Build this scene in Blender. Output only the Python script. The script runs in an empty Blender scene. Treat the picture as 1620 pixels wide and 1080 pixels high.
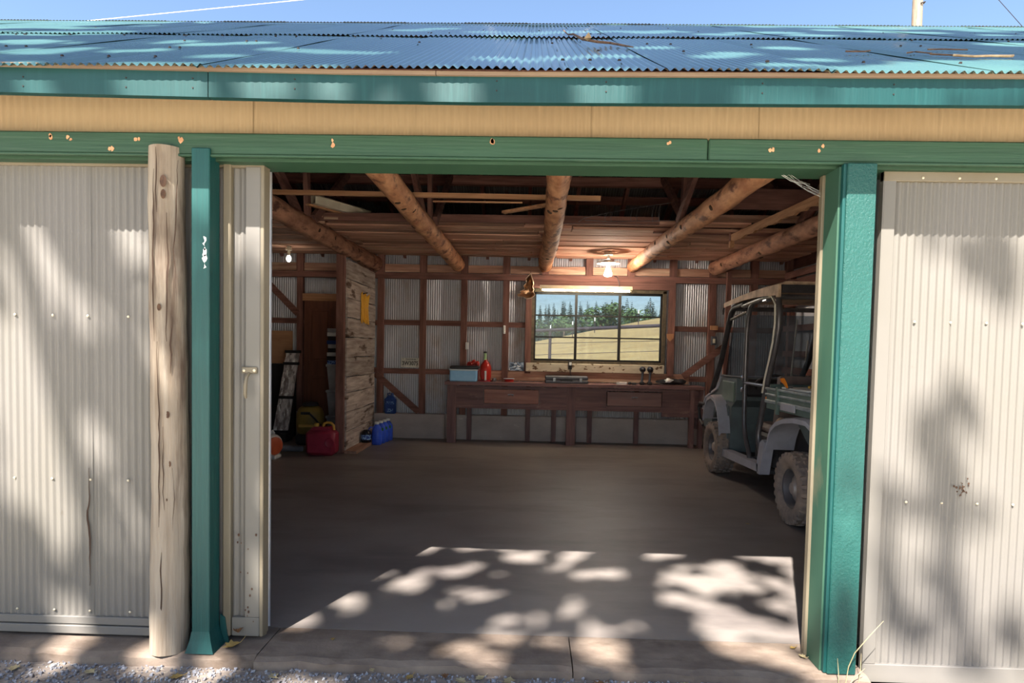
import bpy, math, random
from math import sin, cos, pi, radians, sqrt, atan2, exp
from mathutils import Vector, Matrix, noise
random.seed(11)
S = bpy.context.scene
COL = S.collection

# ---------------------------------------------------------------- camera
cd = bpy.data.cameras.new('camera'); cam = bpy.data.objects.new('camera', cd); COL.objects.link(cam)
cd.sensor_fit = 'HORIZONTAL'; cd.sensor_width = 36.0; cd.lens = 36.0 * 1000.0 / 1620.0
cd.shift_y = 53.0 / 1620.0                     # lens raised a little, as in the photo
cd.clip_start = 0.05; cd.clip_end = 2000
cam.location = (0, 0, 1.5)
cam.matrix_world = (Matrix.Translation((0, 0, 1.5)) @ Matrix.Rotation(radians(1.5), 4, 'Z')
                    @ Matrix.Rotation(pi / 2 + radians(-2.4), 4, 'X') @ Matrix.Rotation(radians(1.15), 4, 'Z'))
S.camera = cam
# ---------------------------------------------------------------- sky, sun, exposure
SUN = Vector((0.38, 1.0, -1.3)).normalized()
w = bpy.data.worlds.new('sky'); S.world = w; w.use_nodes = True
wn = w.node_tree.nodes; wl = w.node_tree.links
bg = wn['Background']
sky = wn.new('ShaderNodeTexSky'); sky.sky_type = 'NISHITA'; sky.sun_disc = False
sky.sun_elevation = math.asin(-SUN.z); sky.sun_rotation = atan2(-SUN.x, -SUN.y)
sky.air_density = 1.0; sky.dust_density = 0.8; sky.ozone_density = 1.8
wl.new(sky.outputs[0], bg.inputs[0]); bg.inputs[1].default_value = 0.24
sd = bpy.data.lights.new('sun', 'SUN'); sd.energy = 19.0; sd.angle = radians(0.53); sd.color = (1.0, 0.95, 0.88)
so = bpy.data.objects.new('sun', sd); COL.objects.link(so)
so.rotation_euler = SUN.to_track_quat('-Z', 'Y').to_euler(); so.location = (-6, -16, 20)
vs = S.view_settings
vs.view_transform = 'Standard'; vs.look = 'None'; vs.gamma = 1.0; vs.use_curve_mapping = False
vs.exposure = 0.3

GAPS = '-2.31,1.98,0.074;-2.3,2.05,0.075;-2.31,2.11,0.065;-2.26,2.33,0.087;-2.25,2.38,0.062;-2.12,2.41,0.074;-2.16,2.19,0.076;-2.1,2.28,0.072;-2.12,2.03,0.042;-1.78,1.99,0.053;-1.74,2.05,0.064;-1.68,2.11,0.059;-1.72,2.43,0.069;-1.68,2.37,0.036;-1.63,2.29,0.049;-1.67,2.52,0.066;-1.63,2.59,0.079;-1.58,2.65,0.074;-1.48,2.68,0.034;-1.53,2.5,0.044;-1.68,2.71,0.089;-1.81,2.67,0.064;-1.96,2.64,0.09;-2.01,2.59,0.039;-2.18,2.56,0.058;-2.16,2.67,0.099;-2.08,2.78,0.101;-2,2.85,0.108;-1.89,2.87,0.101;-1.83,3,0.083;-2.34,3.02,0.073;-2.33,3.13,0.082;-2.34,3.19,0.061;-2.35,2.92,0.043;-2.08,3.26,0.093;-1.78,3.37,0.09;-1.63,2.93,0.066;-1.68,3.22,0.115;-1.57,3.26,0.108;-1.56,3.4,0.075;-1.42,3.02,0.05;-1.31,2.43,0.085;-1.26,2.5,0.081;-1.19,2.55,0.07;-1.32,2.34,0.077;-1.34,2.26,0.07;-1.16,2.32,0.081;-1.06,2.31,0.04;-1.29,2.16,0.083;-1.41,2.18,0.036;-1.44,2.08,0.078;-1.16,2.12,0.071;-0.98,2.16,0.051;-1.56,3.38,0.074;-1.51,3.25,0.072;-1.38,3.15,0.097;-1.31,3.23,0.099;-1.29,3.37,0.102;-1.26,3.46,0.089;-1.22,3.54,0.061;-1.11,3.57,0.042;-0.97,3.35,0.053;-1.12,3.11,0.095;-1.02,3.17,0.096;-0.93,3.2,0.096;-0.87,3.25,0.069;-1.02,2.8,0.099;-1.05,2.66,0.101;-1.18,2.53,0.069;-0.98,2.58,0.043;-0.71,3.11,0.07;-0.77,3.54,0.097;-0.71,3.65,0.107;-0.6,3.69,0.092;-0.61,2.63,0.086;-0.47,2.79,0.045;-0.45,2.56,0.055;-0.53,3.46,0.094;-0.56,3.28,0.097;-0.55,3.18,0.081;-0.4,3.6,0.056;-0.36,3.52,0.073;-0.23,3.57,0.119;-0.17,3.45,0.115;-0.25,3.36,0.112;-0.42,3.33,0.098;-0.38,3.22,0.108;-0.29,3.19,0.114;-0.19,3.18,0.087;-0.08,3.29,0.089;-0.06,3.19,0.041;-0.55,2.97,0.07;-0.47,3.03,0.077;-0.37,2.98,0.101;-0.27,2.94,0.112;-0.18,2.93,0.112;-0.34,2.74,0.071;-0.25,2.76,0.106;-0.14,2.79,0.119;-0.04,2.83,0.121;0.07,2.8,0.107;0.13,2.75,0.071;-0.04,2.94,0.075;-0.13,3.8,0.094;0,3.83,0.11;0.13,3.85,0.111;0.17,3.66,0.091;0.09,3.42,0.1;0.14,3.26,0.096;0.09,3.11,0.079;-0.03,3.53,0.05;0.15,3.05,0.051;-0.2,2.6,0.084;-0.11,2.6,0.09;-0.01,2.6,0.101;0.08,2.58,0.089;0.16,2.58,0.067;-0.82,2.54,0.096;-0.67,2.52,0.048;-0.9,2.42,0.061;-0.79,2.36,0.096;-0.71,2.39,0.107;-0.64,2.4,0.085;-0.7,2.3,0.104;-0.96,2.32,0.085;-1.04,2.32,0.053;-0.95,2.2,0.051;-0.82,2.2,0.061;-0.55,2.26,0.061;-3.54,2.82,0.052;-3.54,2.76,0.069;-3.53,2.71,0.068;-3.44,2.85,0.076;-3.41,2.82,0.076;-3.38,2.78,0.083;-3.34,2.75,0.083;-3.32,2.72,0.066;-3.08,2.94,0.08;-3.01,2.96,0.095;-2.93,2.98,0.093;-2.87,3.01,0.062;-3.02,2.89,0.071;-3.08,2.87,0.048;-2.92,2.95,0.078;-3.28,2.67,0.074;-3.23,2.65,0.081;-3.18,2.63,0.064;-3.24,2.7,0.057;-3.54,2.64,0.042;-3.54,2.53,0.085;-3.48,2.51,0.101;-3.42,2.5,0.092;-3.4,2.56,0.067;-3.53,2.47,0.102;-3.39,2.61,0.036;-3.51,2.39,0.119;-3.53,2.31,0.136;-3.49,2.27,0.119;-3.45,2.35,0.084;-3.47,2.22,0.119;-3.37,2.4,0.083;-3.34,2.37,0.041;-3.33,2.28,0.083;-3.26,2.28,0.082;-3.03,2.71,0.063;-2.98,2.68,0.078;-2.94,2.64,0.085;-2.93,2.57,0.085;-2.9,2.54,0.069;-2.92,2.82,0.067;-2.87,2.68,0.061;-2.86,2.63,0.046;-3.04,2.41,0.059;-2.98,2.4,0.048;-3.08,2.34,0.049;-3.53,2.18,0.103;-3.47,2.14,0.085;-3.41,2.2,0.052;-3.51,2.08,0.103;-3.47,2.04,0.103;-3.4,2.04,0.102;-3.36,2,0.101;-3.33,1.96,0.093;-3.3,1.93,0.059;-3.42,2.09,0.068;-3.57,1.98,0.07;-3.29,2.25,0.09;-3.24,2.22,0.09;-3.19,2.27,0.081;-3.23,2.19,0.065;-3.25,2.13,0.066;-3.23,2.08,0.091;-3.2,2.04,0.066;-3.15,2.27,0.04;-3.04,2.31,0.059;-3.01,2.29,0.039;-3.06,2.17,0.06;-3.04,2.15,0.04;-3.01,2.08,0.088;-2.97,2.04,0.04;-3.03,2.01,0.04;-3.27,1.9,0.052;-3.16,1.93,0.051;-3.04,1.96,0.05;-2.91,1.98,0.05;-2.91,2.21,0.058;-2.95,1.79,0.061;-3.1,3.02,0.14;-3.02,3.04,0.057;-2.55,3.17,0.106;-2.45,3.2,0.126;-2.33,3.23,0.103;-2,3.34,0.108;-1.84,3.36,0.06;-1.3,3.53,0.083;-1.36,3.49,0.056;-0.72,3.7,0.129;-0.62,3.72,0.093;0.28,3.99,0.121;0.37,4.01,0.143;0.47,4.04,0.124;0.55,4.06,0.063;0.79,4.13,0.041;-5.43,4.79,0.366;-5.21,4.89,0.36;-5.01,4.99,0.354;-4.49,4.14,0.303;-4.2,4.09,0.289;-4.85,5.06,0.35;-3.74,3.57,0.251;-3.51,3.55,0.241;-3.55,3.78,0.25;-3.18,3.81,0.236;-3.65,4.5,0.281;-3.25,4.33,0.233;-3.1,4.56,0.237;-2.58,4.18,0.206;-2.36,4.15,0.199;-2.23,4.13,0.194;-2.02,4.16,0.169;-2.52,3.63,0.183;-3.04,6.5,0.282;-2.94,6.9,0.296;-2.3,6.4,0.265;-1.94,5.88,0.237;-1.3,4.03,0.15;-1.92,6.41,0.26;-1.79,6.76,0.273;-1.55,6.88,0.276;-1.3,6.99,0.279;-1.15,4,0.147;-1.03,4.24,0.156;-0.87,4.41,0.162;-0.78,4.45,0.163;-1.05,6.81,0.269;-0.93,7.17,0.284;-0.72,5.11,0.191;-0.5,6.78,0.299;-0.27,7.16,0.318;-0.03,7.28,0.324;0.21,6.84,0.303;-0.25,4.78,0.197;-0.32,4.53,0.185;0.15,4.52,0.185;0,4.12,0.164;0.3,4.09,0.182;0.44,4.21,0.19;0.59,4.43,0.204;0.74,4.58,0.193;0.39,8.12,0.327;0.77,7.96,0.322;1.12,7.81,0.318;1.41,6.33,0.32;1.01,4.68,0.224;0.84,4.45,0.209;0,5.41,0.204;-2.52,3.11,0.069;-2.52,3.06,0.068;-2.52,2.99,0.061;-2.52,2.93,0.047;-2.52,2.72,0.04;-2.52,2.65,0.034;-2.52,2.08,0.042;-2.52,1.98,0.05;-2.66,2.86,0.086;-2.63,2.78,0.069;-2.7,2.58,0.062;-2.62,2.53,0.068;-2.66,2.34,0.062;-2.62,2.3,0.062;-2.68,1.97,0.072;-2.63,1.88,0.065;-2.67,2.05,0.057;-2.62,1.83,0.058;-2.7,2.93,0.049;-2.29,3.01,0.046;-2.29,2.94,0.046;-2.29,2.86,0.046;-2.29,2.79,0.046;-2.29,2.71,0.046;-2.29,2.65,0.033;-2.3,2.06,0.041;-2.27,2.04,0.034'
SHADE = '0.67,4.05,0.064;0.69,4.02,0.051;0.7,3.96,0.045;0.69,3.93,0.038;0.82,4.05,0.052;0.81,4.09,0.039;0.91,4.12,0.066;0.97,4.12,0.067;0.93,4.07,0.066;1.02,4.01,0.081;1.06,4.06,0.068;1,3.94,0.067;0.85,3.94,0.046;1.04,4.1,0.054;0.75,3.68,0.038;0.8,3.67,0.052;0.83,3.64,0.045;0.99,3.7,0.047;0.59,3.53,0.037;0.65,3.52,0.044;0.72,3.52,0.051;0.79,3.54,0.058;0.81,3.59,0.045;0.75,3.48,0.064;0.72,3.43,0.077;0.8,3.46,0.078;0.51,3.54,0.023;0.96,3.51,0.047;0.91,3.6,0.033;0.75,3.43,0.077;0.8,3.41,0.065;0.66,3.38,0.051;0.95,3.5,0.04;0.53,3.24,0.069;0.54,3.18,0.07;0.62,3.22,0.051;0.71,3.24,0.065;0.78,3.28,0.065;0.81,3.34,0.052;0.88,3.29,0.066;0.84,3.22,0.066;0.88,3.26,0.053;1.01,3.29,0.061;1.01,3.26,0.048;0.55,3.06,0.051;0.58,3.01,0.058;0.53,2.95,0.052;0.8,3.07,0.067;0.84,3.05,0.068;0.79,3.02,0.06;0.87,3.03,0.054;0.54,2.88,0.065;0.59,2.84,0.06;0.65,2.79,0.054;0.64,2.75,0.047;0.72,2.86,0.068;0.76,2.85,0.055;0.79,2.83,0.041;0.85,3.14,0.033;0.9,2.94,0.055;0.95,2.88,0.07;0.96,2.85,0.071;1.13,3.01,0.072;1.15,2.96,0.072;1.15,2.91,0.058;1.07,2.83,0.058;0.92,2.78,0.057;0.36,3.15,0.061;0.35,3.07,0.048;0.35,2.82,0.056;0.35,2.75,0.078;0.35,2.68,0.086;0.34,2.62,0.087'
# ---------------------------------------------------------------- helpers
def lin(c):
    return tuple(((v / 255) / 12.92 if v / 255 <= .04045 else ((v / 255 + .055) / 1.055) ** 2.4) for v in c)

MATS = {}
def mat(name, c1, c2=None, sc=(3, 3, 3), det=5, lo=.35, hi=.65, c3=None, sc3=(2, 2, 2), lo3=.58, hi3=.66,
        rough=.7, metal=0.0, spec=.4, bump=0.0, bsc=None, rnd=0.0, emit=None, es=1.0, coat=0.0):
    """procedural material: two noise-mixed tones, optional stains c3, grain bump, per-object variation"""
    m = bpy.data.materials.new(name); m.use_nodes = True; MATS[name] = m
    n, l = m.node_tree.nodes, m.node_tree.links
    b = n['Principled BSDF']
    b.inputs['Roughness'].default_value = rough; b.inputs['Metallic'].default_value = metal
    b.inputs['Specular IOR Level'].default_value = spec
    if coat: b.inputs['Coat Weight'].default_value = coat
    c1 = lin(c1) + (1,)
    geo = n.new('ShaderNodeNewGeometry'); pos = geo.outputs['Position']
    if rnd:
        oi = n.new('ShaderNodeObjectInfo')
        mu = n.new('ShaderNodeVectorMath'); mu.operation = 'SCALE'; mu.inputs[0].default_value = (7.3, 5.1, 9.7)
        l.new(oi.outputs['Random'], mu.inputs['Scale'])
        ad = n.new('ShaderNodeVectorMath'); l.new(pos, ad.inputs[0]); l.new(mu.outputs[0], ad.inputs[1]); pos = ad.outputs[0]
    def nz(scale, d=det, rg=.6):
        mp = n.new('ShaderNodeMapping'); mp.inputs['Scale'].default_value = scale; l.new(pos, mp.inputs['Vector'])
        t = n.new('ShaderNodeTexNoise'); t.inputs['Scale'].default_value = 1.0; t.inputs['Detail'].default_value = d
        t.inputs['Roughness'].default_value = rg; l.new(mp.outputs[0], t.inputs['Vector']); return t.outputs['Fac']
    def ramp(src, a, z):
        r = n.new('ShaderNodeMapRange'); r.inputs['From Min'].default_value = a; r.inputs['From Max'].default_value = z
        l.new(src, r.inputs['Value']); return r.outputs[0]
    def mix(f, a, bb, mode='MIX'):
        x = n.new('ShaderNodeMix'); x.data_type = 'RGBA'; x.blend_type = mode
        if isinstance(f, float): x.inputs[0].default_value = f
        else: l.new(f, x.inputs[0])
        for k, v in ((6, a), (7, bb)):
            if isinstance(v, tuple): x.inputs[k].default_value = v
            else: l.new(v, x.inputs[k])
        return x.outputs[2]
    col = c1
    if c2:
        col = mix(ramp(nz(sc), lo, hi), c1, lin(c2) + (1,))
    if c3:
        col = mix(ramp(nz(sc3), lo3, hi3), col, lin(c3) + (1,))
    if rnd:
        r = n.new('ShaderNodeMapRange'); r.inputs['To Min'].default_value = 1 - rnd; r.inputs['To Max'].default_value = 1 + rnd
        l.new(oi.outputs['Random'], r.inputs['Value'])
        cx = n.new('ShaderNodeCombineXYZ')
        for k in range(3): l.new(r.outputs[0], cx.inputs[k])
        col = mix(1.0, col, cx.outputs[0], 'MULTIPLY')
    if isinstance(col, tuple): b.inputs['Base Color'].default_value = col
    else: l.new(col, b.inputs['Base Color'])
    if bump:
        bp = n.new('ShaderNodeBump'); bp.inputs['Strength'].default_value = bump; bp.inputs['Distance'].default_value = .01
        l.new(nz(bsc or sc, 6), bp.inputs['Height']); l.new(bp.outputs[0], b.inputs['Normal'])
    if emit:
        b.inputs['Emission Color'].default_value = lin(emit) + (1,); b.inputs['Emission Strength'].default_value = es
    return m

def axes(a, along, across):
    return tuple(along if k == a else across for k in 'xyz')

class MB:
    """collects boxes, bars, tubes, lathes into one mesh object (world coordinates)"""
    def __init__(s): s.v = []; s.f = []
    def add(s, vs_, fs):
        o = len(s.v); s.v += [tuple(p) for p in vs_]; s.f += [tuple(i + o for i in q) for q in fs]; return s
    def box(s, x0, x1, y0, y1, z0, z1):
        return s.add([(x0, y0, z0), (x1, y0, z0), (x1, y1, z0), (x0, y1, z0), (x0, y0, z1), (x1, y0, z1), (x1, y1, z1), (x0, y1, z1)],
                     [(3, 2, 1, 0), (4, 5, 6, 7), (0, 1, 5, 4), (1, 2, 6, 5), (2, 3, 7, 6), (3, 0, 4, 7)])
    def rbox(s, x0, x1, y0, y1, z0, z1, r):
        """box with chamfered edges"""
        r = min(r, (x1 - x0) * .45, (y1 - y0) * .45, (z1 - z0) * .45)
        vv = []
        for X, sx in ((x0, 1), (x1, -1)):
            for Y, sy in ((y0, 1), (y1, -1)):
                for Zz, sz in ((z0, 1), (z1, -1)):
                    vv += [(X, Y + sy * r, Zz + sz * r), (X + sx * r, Y, Zz + sz * r), (X + sx * r, Y + sy * r, Zz)]
        i = lambda a, b, c, k: (a * 4 + b * 2 + c) * 3 + k
        ff = []
        for a in (0, 1):
            q = [i(a, 0, 0, 0), i(a, 1, 0, 0), i(a, 1, 1, 0), i(a, 0, 1, 0)]; ff.append(q if a else q[::-1])
            q = [i(0, a, 0, 1), i(1, a, 0, 1), i(1, a, 1, 1), i(0, a, 1, 1)]; ff.append(q[::-1] if a else q)
            q = [i(0, 0, a, 2), i(1, 0, a, 2), i(1, 1, a, 2), i(0, 1, a, 2)]; ff.append(q if a else q[::-1])
        for a in (0, 1):
            for b in (0, 1):
                ff.append([i(a, b, 0, 0), i(a, b, 1, 0), i(a, b, 1, 1), i(a, b, 0, 1)])
                ff.append([i(a, 0, b, 0), i(a, 1, b, 0), i(a, 1, b, 2), i(a, 0, b, 2)])
                ff.append([i(0, a, b, 1), i(1, a, b, 1), i(1, a, b, 2), i(0, a, b, 2)])
                for c in (0, 1): ff.append([i(a, b, c, 0), i(a, b, c, 1), i(a, b, c, 2)])
        return s.add(vv, ff)
    def bar(s, p0, p1, wd, th, up=(0, 0, 1)):
        p0, p1 = Vector(p0), Vector(p1); d = (p1 - p0).normalized(); u = Vector(up)
        sd_ = d.cross(u)
        if sd_.length < 1e-4: sd_ = d.cross(Vector((0, 1, 0)))
        sd_.normalize(); u = sd_.cross(d)
        a, b = sd_ * wd / 2, u * th / 2
        return s.add([p0 - a - b, p0 + a - b, p0 + a + b, p0 - a + b, p1 - a - b, p1 + a - b, p1 + a + b, p1 - a + b],
                     [(0, 1, 2, 3), (7, 6, 5, 4), (0, 4, 5, 1), (1, 5, 6, 2), (2, 6, 7, 3), (3, 7, 4, 0)])
    def tube(s, pts, r, n=8, caps=True, wob=0.0, seed=0):
        pts = [Vector(p) for p in pts]; rs = r if isinstance(r, (list, tuple)) else [r] * len(pts)
        o = len(s.v); d0 = (pts[1] - pts[0]).normalized()
        u = d0.cross(Vector((0, 0, 1)))
        if u.length < .05: u = d0.cross(Vector((1, 0, 0)))
        u.normalize()
        for i, p in enumerate(pts):
            a = pts[max(0, i - 1)]; b = pts[min(len(pts) - 1, i + 1)]; d = (b - a).normalized()
            u = (u - d * u.dot(d)).normalized(); v = d.cross(u)
            for k in range(n):
                t = 2 * pi * k / n
                q = rs[i]
                if wob: q *= 1 + wob * noise.noise(Vector((cos(t) * 1.3 + seed * 9.1, sin(t) * 1.3, i * .45)))
                s.v.append(tuple(p + (u * cos(t) + v * sin(t)) * q))
        for i in range(len(pts) - 1):
            for k in range(n):
                a = o + i * n + k; b = o + i * n + (k + 1) % n
                s.f.append((a, b, b + n, a + n))
        if caps:
            s.f.append(tuple(o + k for k in range(n))[::-1]); e = o + (len(pts) - 1) * n
            s.f.append(tuple(e + k for k in range(n)))
        return s
    def cyl(s, p0, p1, r0, r1=None, n=12):
        return s.tube([p0, p1], [r0, r0 if r1 is None else r1], n)
    def lathe(s, prof, n=20, M=None, close=True):
        """prof: (radius, height) pairs about local Z"""
        o = len(s.v); M = M or Matrix()
        for r, z in prof:
            for k in range(n): s.v.append(tuple(M @ Vector((r * cos(2 * pi * k / n), r * sin(2 * pi * k / n), z))))
        for i in range(len(prof) - 1):
            for k in range(n):
                a = o + i * n + k; b = o + i * n + (k + 1) % n
                s.f.append((a, b, b + n, a + n))
        if close:
            s.f.append(tuple(o + k for k in range(n))[::-1]); e = o + (len(prof) - 1) * n
            s.f.append(tuple(e + k for k in range(n)))
        return s
    def prism(s, poly, a0, a1, axis='x'):
        """poly in the plane normal to axis; x:(y,z) y:(x,z) z:(x,y)"""
        def p3(q, a):
            return (a, q[0], q[1]) if axis == 'x' else ((q[0], a, q[1]) if axis == 'y' else (q[0], q[1], a))
        n = len(poly); o = len(s.v)
        s.v += [p3(q, a0) for q in poly] + [p3(q, a1) for q in poly]
        s.f.append(tuple(o + k for k in range(n))); s.f.append(tuple(o + n + k for k in range(n))[::-1])
        for k in range(n): s.f.append((o + k, o + n + k, o + n + (k + 1) % n, o + (k + 1) % n))
        return s
    def blob(s, c, r, n=10, m=7, wob=.0, seed=0):
        o = len(s.v); c = Vector(c); r = Vector(r) if not isinstance(r, (int, float)) else Vector((r, r, r))
        for i in range(m + 1):
            ph = pi * i / m
            for k in range(n):
                t = 2 * pi * k / n; q = Vector((sin(ph) * cos(t), sin(ph) * sin(t), cos(ph)))
                f = 1 + wob * noise.noise(q * 1.7 + Vector((seed * 3.7, 0, 0)))
                s.v.append((c.x + q.x * r.x * f, c.y + q.y * r.y * f, c.z + q.z * r.z * f))
        for i in range(m):
            for k in range(n):
                a = o + i * n + k; b = o + i * n + (k + 1) % n
                s.f.append((a + n, b + n, b, a))
        return s
    def mesh(s, name, smooth=False, fix=True):
        me = bpy.data.meshes.new(name); me.from_pydata(s.v, [], s.f)
        if fix:
            import bmesh
            bm = bmesh.new(); bm.from_mesh(me); bmesh.ops.recalc_face_normals(bm, faces=bm.faces); bm.to_mesh(me); bm.free()
        me.update()
        if smooth:
            for p in me.polygons: p.use_smooth = True
            try: me.set_sharp_from_angle(angle=radians(42))
            except Exception: pass
        return me
    def build(s, name, m, parent=None, smooth=False, fix=True):
        v = s.v; xs = [p[0] for p in v]; ys = [p[1] for p in v]; zs = [p[2] for p in v]
        c = Vector(((min(xs) + max(xs)) / 2, (min(ys) + max(ys)) / 2, min(zs) if parent is None else (min(zs) + max(zs)) / 2))
        s.v = [(p[0] - c.x, p[1] - c.y, p[2] - c.z) for p in v]
        me = s.mesh(name, smooth, fix); me.materials.append(MATS[m] if isinstance(m, str) else m)
        o = bpy.data.objects.new(name, me); COL.objects.link(o); o.location = c
        attach(o, parent); return o

def attach(o, parent):
    if parent is not None:
        o.parent = parent; o.matrix_parent_inverse = Matrix.Translation(-parent.location)
def tag(o, label, cat, group=None):
    o['label'] = label; o['category'] = cat
    if group: o['group'] = group
    return o
def thing(name, loc, label, cat, group=None):
    o = bpy.data.objects.new(name, None); COL.objects.link(o); o.location = loc; o.empty_display_size = .1
    return tag(o, label, cat, group)
def struct(o, label=None):
    o['kind'] = 'structure'
    if label: o['label'] = label
    return o
def root(name, loc=(0, 0, 0)):
    o = bpy.data.objects.new(name, None); COL.objects.link(o); o.location = loc; o.empty_display_size = .1
    return struct(o)
def copy_tree(o, dloc):
    c = o.copy(); COL.objects.link(c); c.location = Vector(o.location) + Vector(dloc)
    for ch in o.children:
        k = ch.copy(); COL.objects.link(k); k.parent = c
        for g in ch.children:
            h = g.copy(); COL.objects.link(h); h.parent = k
    return c
def inst(name, me, M, parent=None):
    o = bpy.data.objects.new(name, me); COL.objects.link(o); o.matrix_world = M
    if parent is not None:
        o.parent = parent; o.matrix_parent_inverse = Matrix.Translation(-parent.location)
        l, q, sc_ = M.decompose(); o.location = l; o.rotation_mode = 'XYZ'; o.rotation_euler = q.to_euler(); o.scale = sc_
    return o

# rough sawn boards: six shared unit meshes per material (x length, y width, z thickness)
PLK = {}
def plank_mesh(m, k, rough):
    key = (m, k, rough)
    if key not in PLK:
        rr = random.Random(k * 17 + 5); b = MB(); n = 6
        for i in range(n + 1):
            x = -.5 + i / n
            e1, e2, e3 = rr.uniform(-1, 1) * rough, rr.uniform(-1, 1) * rough, rr.uniform(-1, 1) * rough
            b.v += [(x, -.5 + e1, -.5 + e3), (x, .5 + e2, -.5 + e3), (x, .5 + e2, .5 + e3), (x, -.5 + e1, .5 + e3)]
        for i in range(n):
            for q in range(4):
                a = i * 4 + q; c = i * 4 + (q + 1) % 4; b.f.append((a, c, c + 4, a + 4))
        b.f += [(3, 2, 1, 0), (n * 4, n * 4 + 1, n * 4 + 2, n * 4 + 3)]
        me = b.mesh('board'); me.materials.append(MATS[m]); PLK[key] = me
    return PLK[key]
PC = [0]
def plank(name, m, p0, p1, wd, th, up=(0, 0, 1), parent=None, rough=.02):
    """board from p0 to p1; th measured along up, wd sideways"""
    p0, p1 = Vector(p0), Vector(p1); d = p1 - p0; L = d.length; d.normalize(); u = Vector(up)
    y = u.cross(d)
    if y.length < 1e-4: y = Vector((1, 0, 0))
    y.normalize(); z = d.cross(y)
    PC[0] += 1
    M = Matrix((d, y, z)).transposed().to_4x4() @ Matrix.Diagonal((L, wd, th, 1))
    M.translation = (p0 + p1) / 2
    return inst(name, plank_mesh(m, PC[0] % 6, rough), M, parent)

def corr_mesh(wd, ht, pitch, amp, m, seg=8, rows=1, wob=0.0, fold=True):
    """corrugated sheet: x across, z up, ripples along y (front is -y), 1.2 mm turned edge"""
    n = max(2, int(round(wd / pitch * seg))); b = MB()
    for j in range(rows + 1):
        for i in range(n + 1):
            x = wd * i / n
            b.v.append((x, -amp * cos(2 * pi * x / pitch) + (wob * noise.noise(Vector((x * 2, j * 1.3, wd))) if wob else 0), ht * j / rows))
    for j in range(rows):
        for i in range(n):
            a = j * (n + 1) + i; b.f.append((a, a + 1, a + n + 2, a + n + 1))
    me = b.mesh('corrugated_sheet', True, False); me.materials.append(MATS[m]); return me

# ---------------------------------------------------------------- materials
mat('cream_metal', (108, 104, 100), (102, 98, 91), sc=(1.2, 1.2, .5), c3=(88, 79, 66), sc3=(6, 6, 3), lo3=.70, hi3=.76, rough=.5, spec=.35)
mat('cream_trim', (110, 101, 85), (103, 93, 75), sc=(4, 4, 1), rough=.5)
mat('tan_bounce_metal', (158, 136, 104), (149, 126, 95), sc=(1, 1, .6), rough=.55)  # frieze sheet; warm bounce light under the eave is mixed into the tan
mat('tan_wood', (127, 107, 87), (108, 87, 71), sc=(2, 30, 30), rough=.75)
mat('green_paint', (41, 71, 51), (35, 63, 45), sc=(2, 2, 40), c3=(57, 79, 62), sc3=(1.5, 9, 60), lo3=.60, hi3=.70, rough=.55, bump=.25, bsc=(3, 3, 90))
mat('teal_paint', (12, 67, 64), (10, 60, 58), sc=(60, 60, 1.5), c3=(30, 81, 78), sc3=(2, 3, 2), lo3=.6, hi3=.8, rough=.5, bump=.35, bsc=(70, 70, 3))
mat('teal_rough', (18, 72, 66), (14, 65, 60), sc=(3, 3, 1.5), c3=(36, 86, 80), sc3=(3, 3, 2), lo3=.6, hi3=.8, rough=.45, bump=.55, bsc=(110, 110, 90))
mat('teal_fascia', (10, 57, 56), (8, 50, 50), sc=(1.2, 3, 3), c3=(21, 65, 64), sc3=(35, 34, 2), lo3=.5, hi3=.8, rough=.45, bump=.12, bsc=(90, 90, 3))
mat('teal_worn', (43, 76, 62), (51, 81, 64), sc=(6, 6, 1), c3=(89, 92, 75), sc3=(5, 5, 2), lo3=.60, hi3=.72, rough=.6)
mat('roof_metal', (80, 115, 110), (67, 101, 99), sc=(.8, .8, .8), c3=(35, 50, 63), sc3=(26, 26, 27), lo3=.72, hi3=.8, rough=.24, metal=.2, spec=1.0, coat=.35)
mat('roof_under', (112, 110, 108), (92, 84, 78), sc=(1, 2, 2), c3=(100, 66, 48), sc3=(2, 2, 2), rough=.5, metal=.3)
mat('galvanized', (196, 197, 203), (168, 168, 174), sc=(1.3, 1.3, .8), c3=(164, 146, 132), sc3=(2.3, 2.3, 1.4), lo3=.54, hi3=.74, rough=.42, metal=.35, spec=.5)
mat('steel_dull', (150, 152, 156), (120, 122, 126), sc=(6, 6, 6), rough=.4, metal=.7)
for a in 'xyz':
    mat('redwood_' + a, (142, 100, 88), (110, 74, 66), sc=axes(a, 1.6, 26), c3=(88, 58, 52), sc3=axes(a, .8, 3), lo3=.52, hi3=.7, rough=.85, bump=.5, bsc=axes(a, 2, 60), rnd=.22)
    mat('loft_' + a, (206, 162, 138), (160, 116, 96), sc=axes(a, 1.3, 24), c3=(226, 196, 166), sc3=axes(a, .6, 9), lo3=.56, hi3=.7, rough=.85, bump=.5, bsc=axes(a, 2, 60), rnd=.35)
    mat('bench_' + a, (138, 102, 98), (108, 78, 76), sc=axes(a, 1.6, 20), c3=(158, 126, 118), sc3=axes(a, 3, 8), lo3=.6, hi3=.72, rough=.6, bump=.3, bsc=axes(a, 2, 50), rnd=.15)
    mat('grey_board_' + a, (206, 192, 180), (154, 136, 124), sc=axes(a, 1.8, 22), c3=(96, 74, 62), sc3=axes(a, 1.6, 6), lo3=.57, hi3=.66, rough=.9, bump=.6, bsc=axes(a, 2, 50), rnd=.2)
    mat('pine_' + a, (196, 150, 112), (164, 116, 82), sc=axes(a, 1.5, 26), rough=.8, bump=.2, bsc=axes(a, 2, 60), rnd=.12)
mat('log_wood', (226, 168, 124), (182, 120, 82), sc=(12, 4, 12), c3=(116, 70, 50), sc3=(10, 4, 10), lo3=.53, hi3=.66, rough=.7, bump=1.0, bsc=(16, 8, 16))
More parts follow.
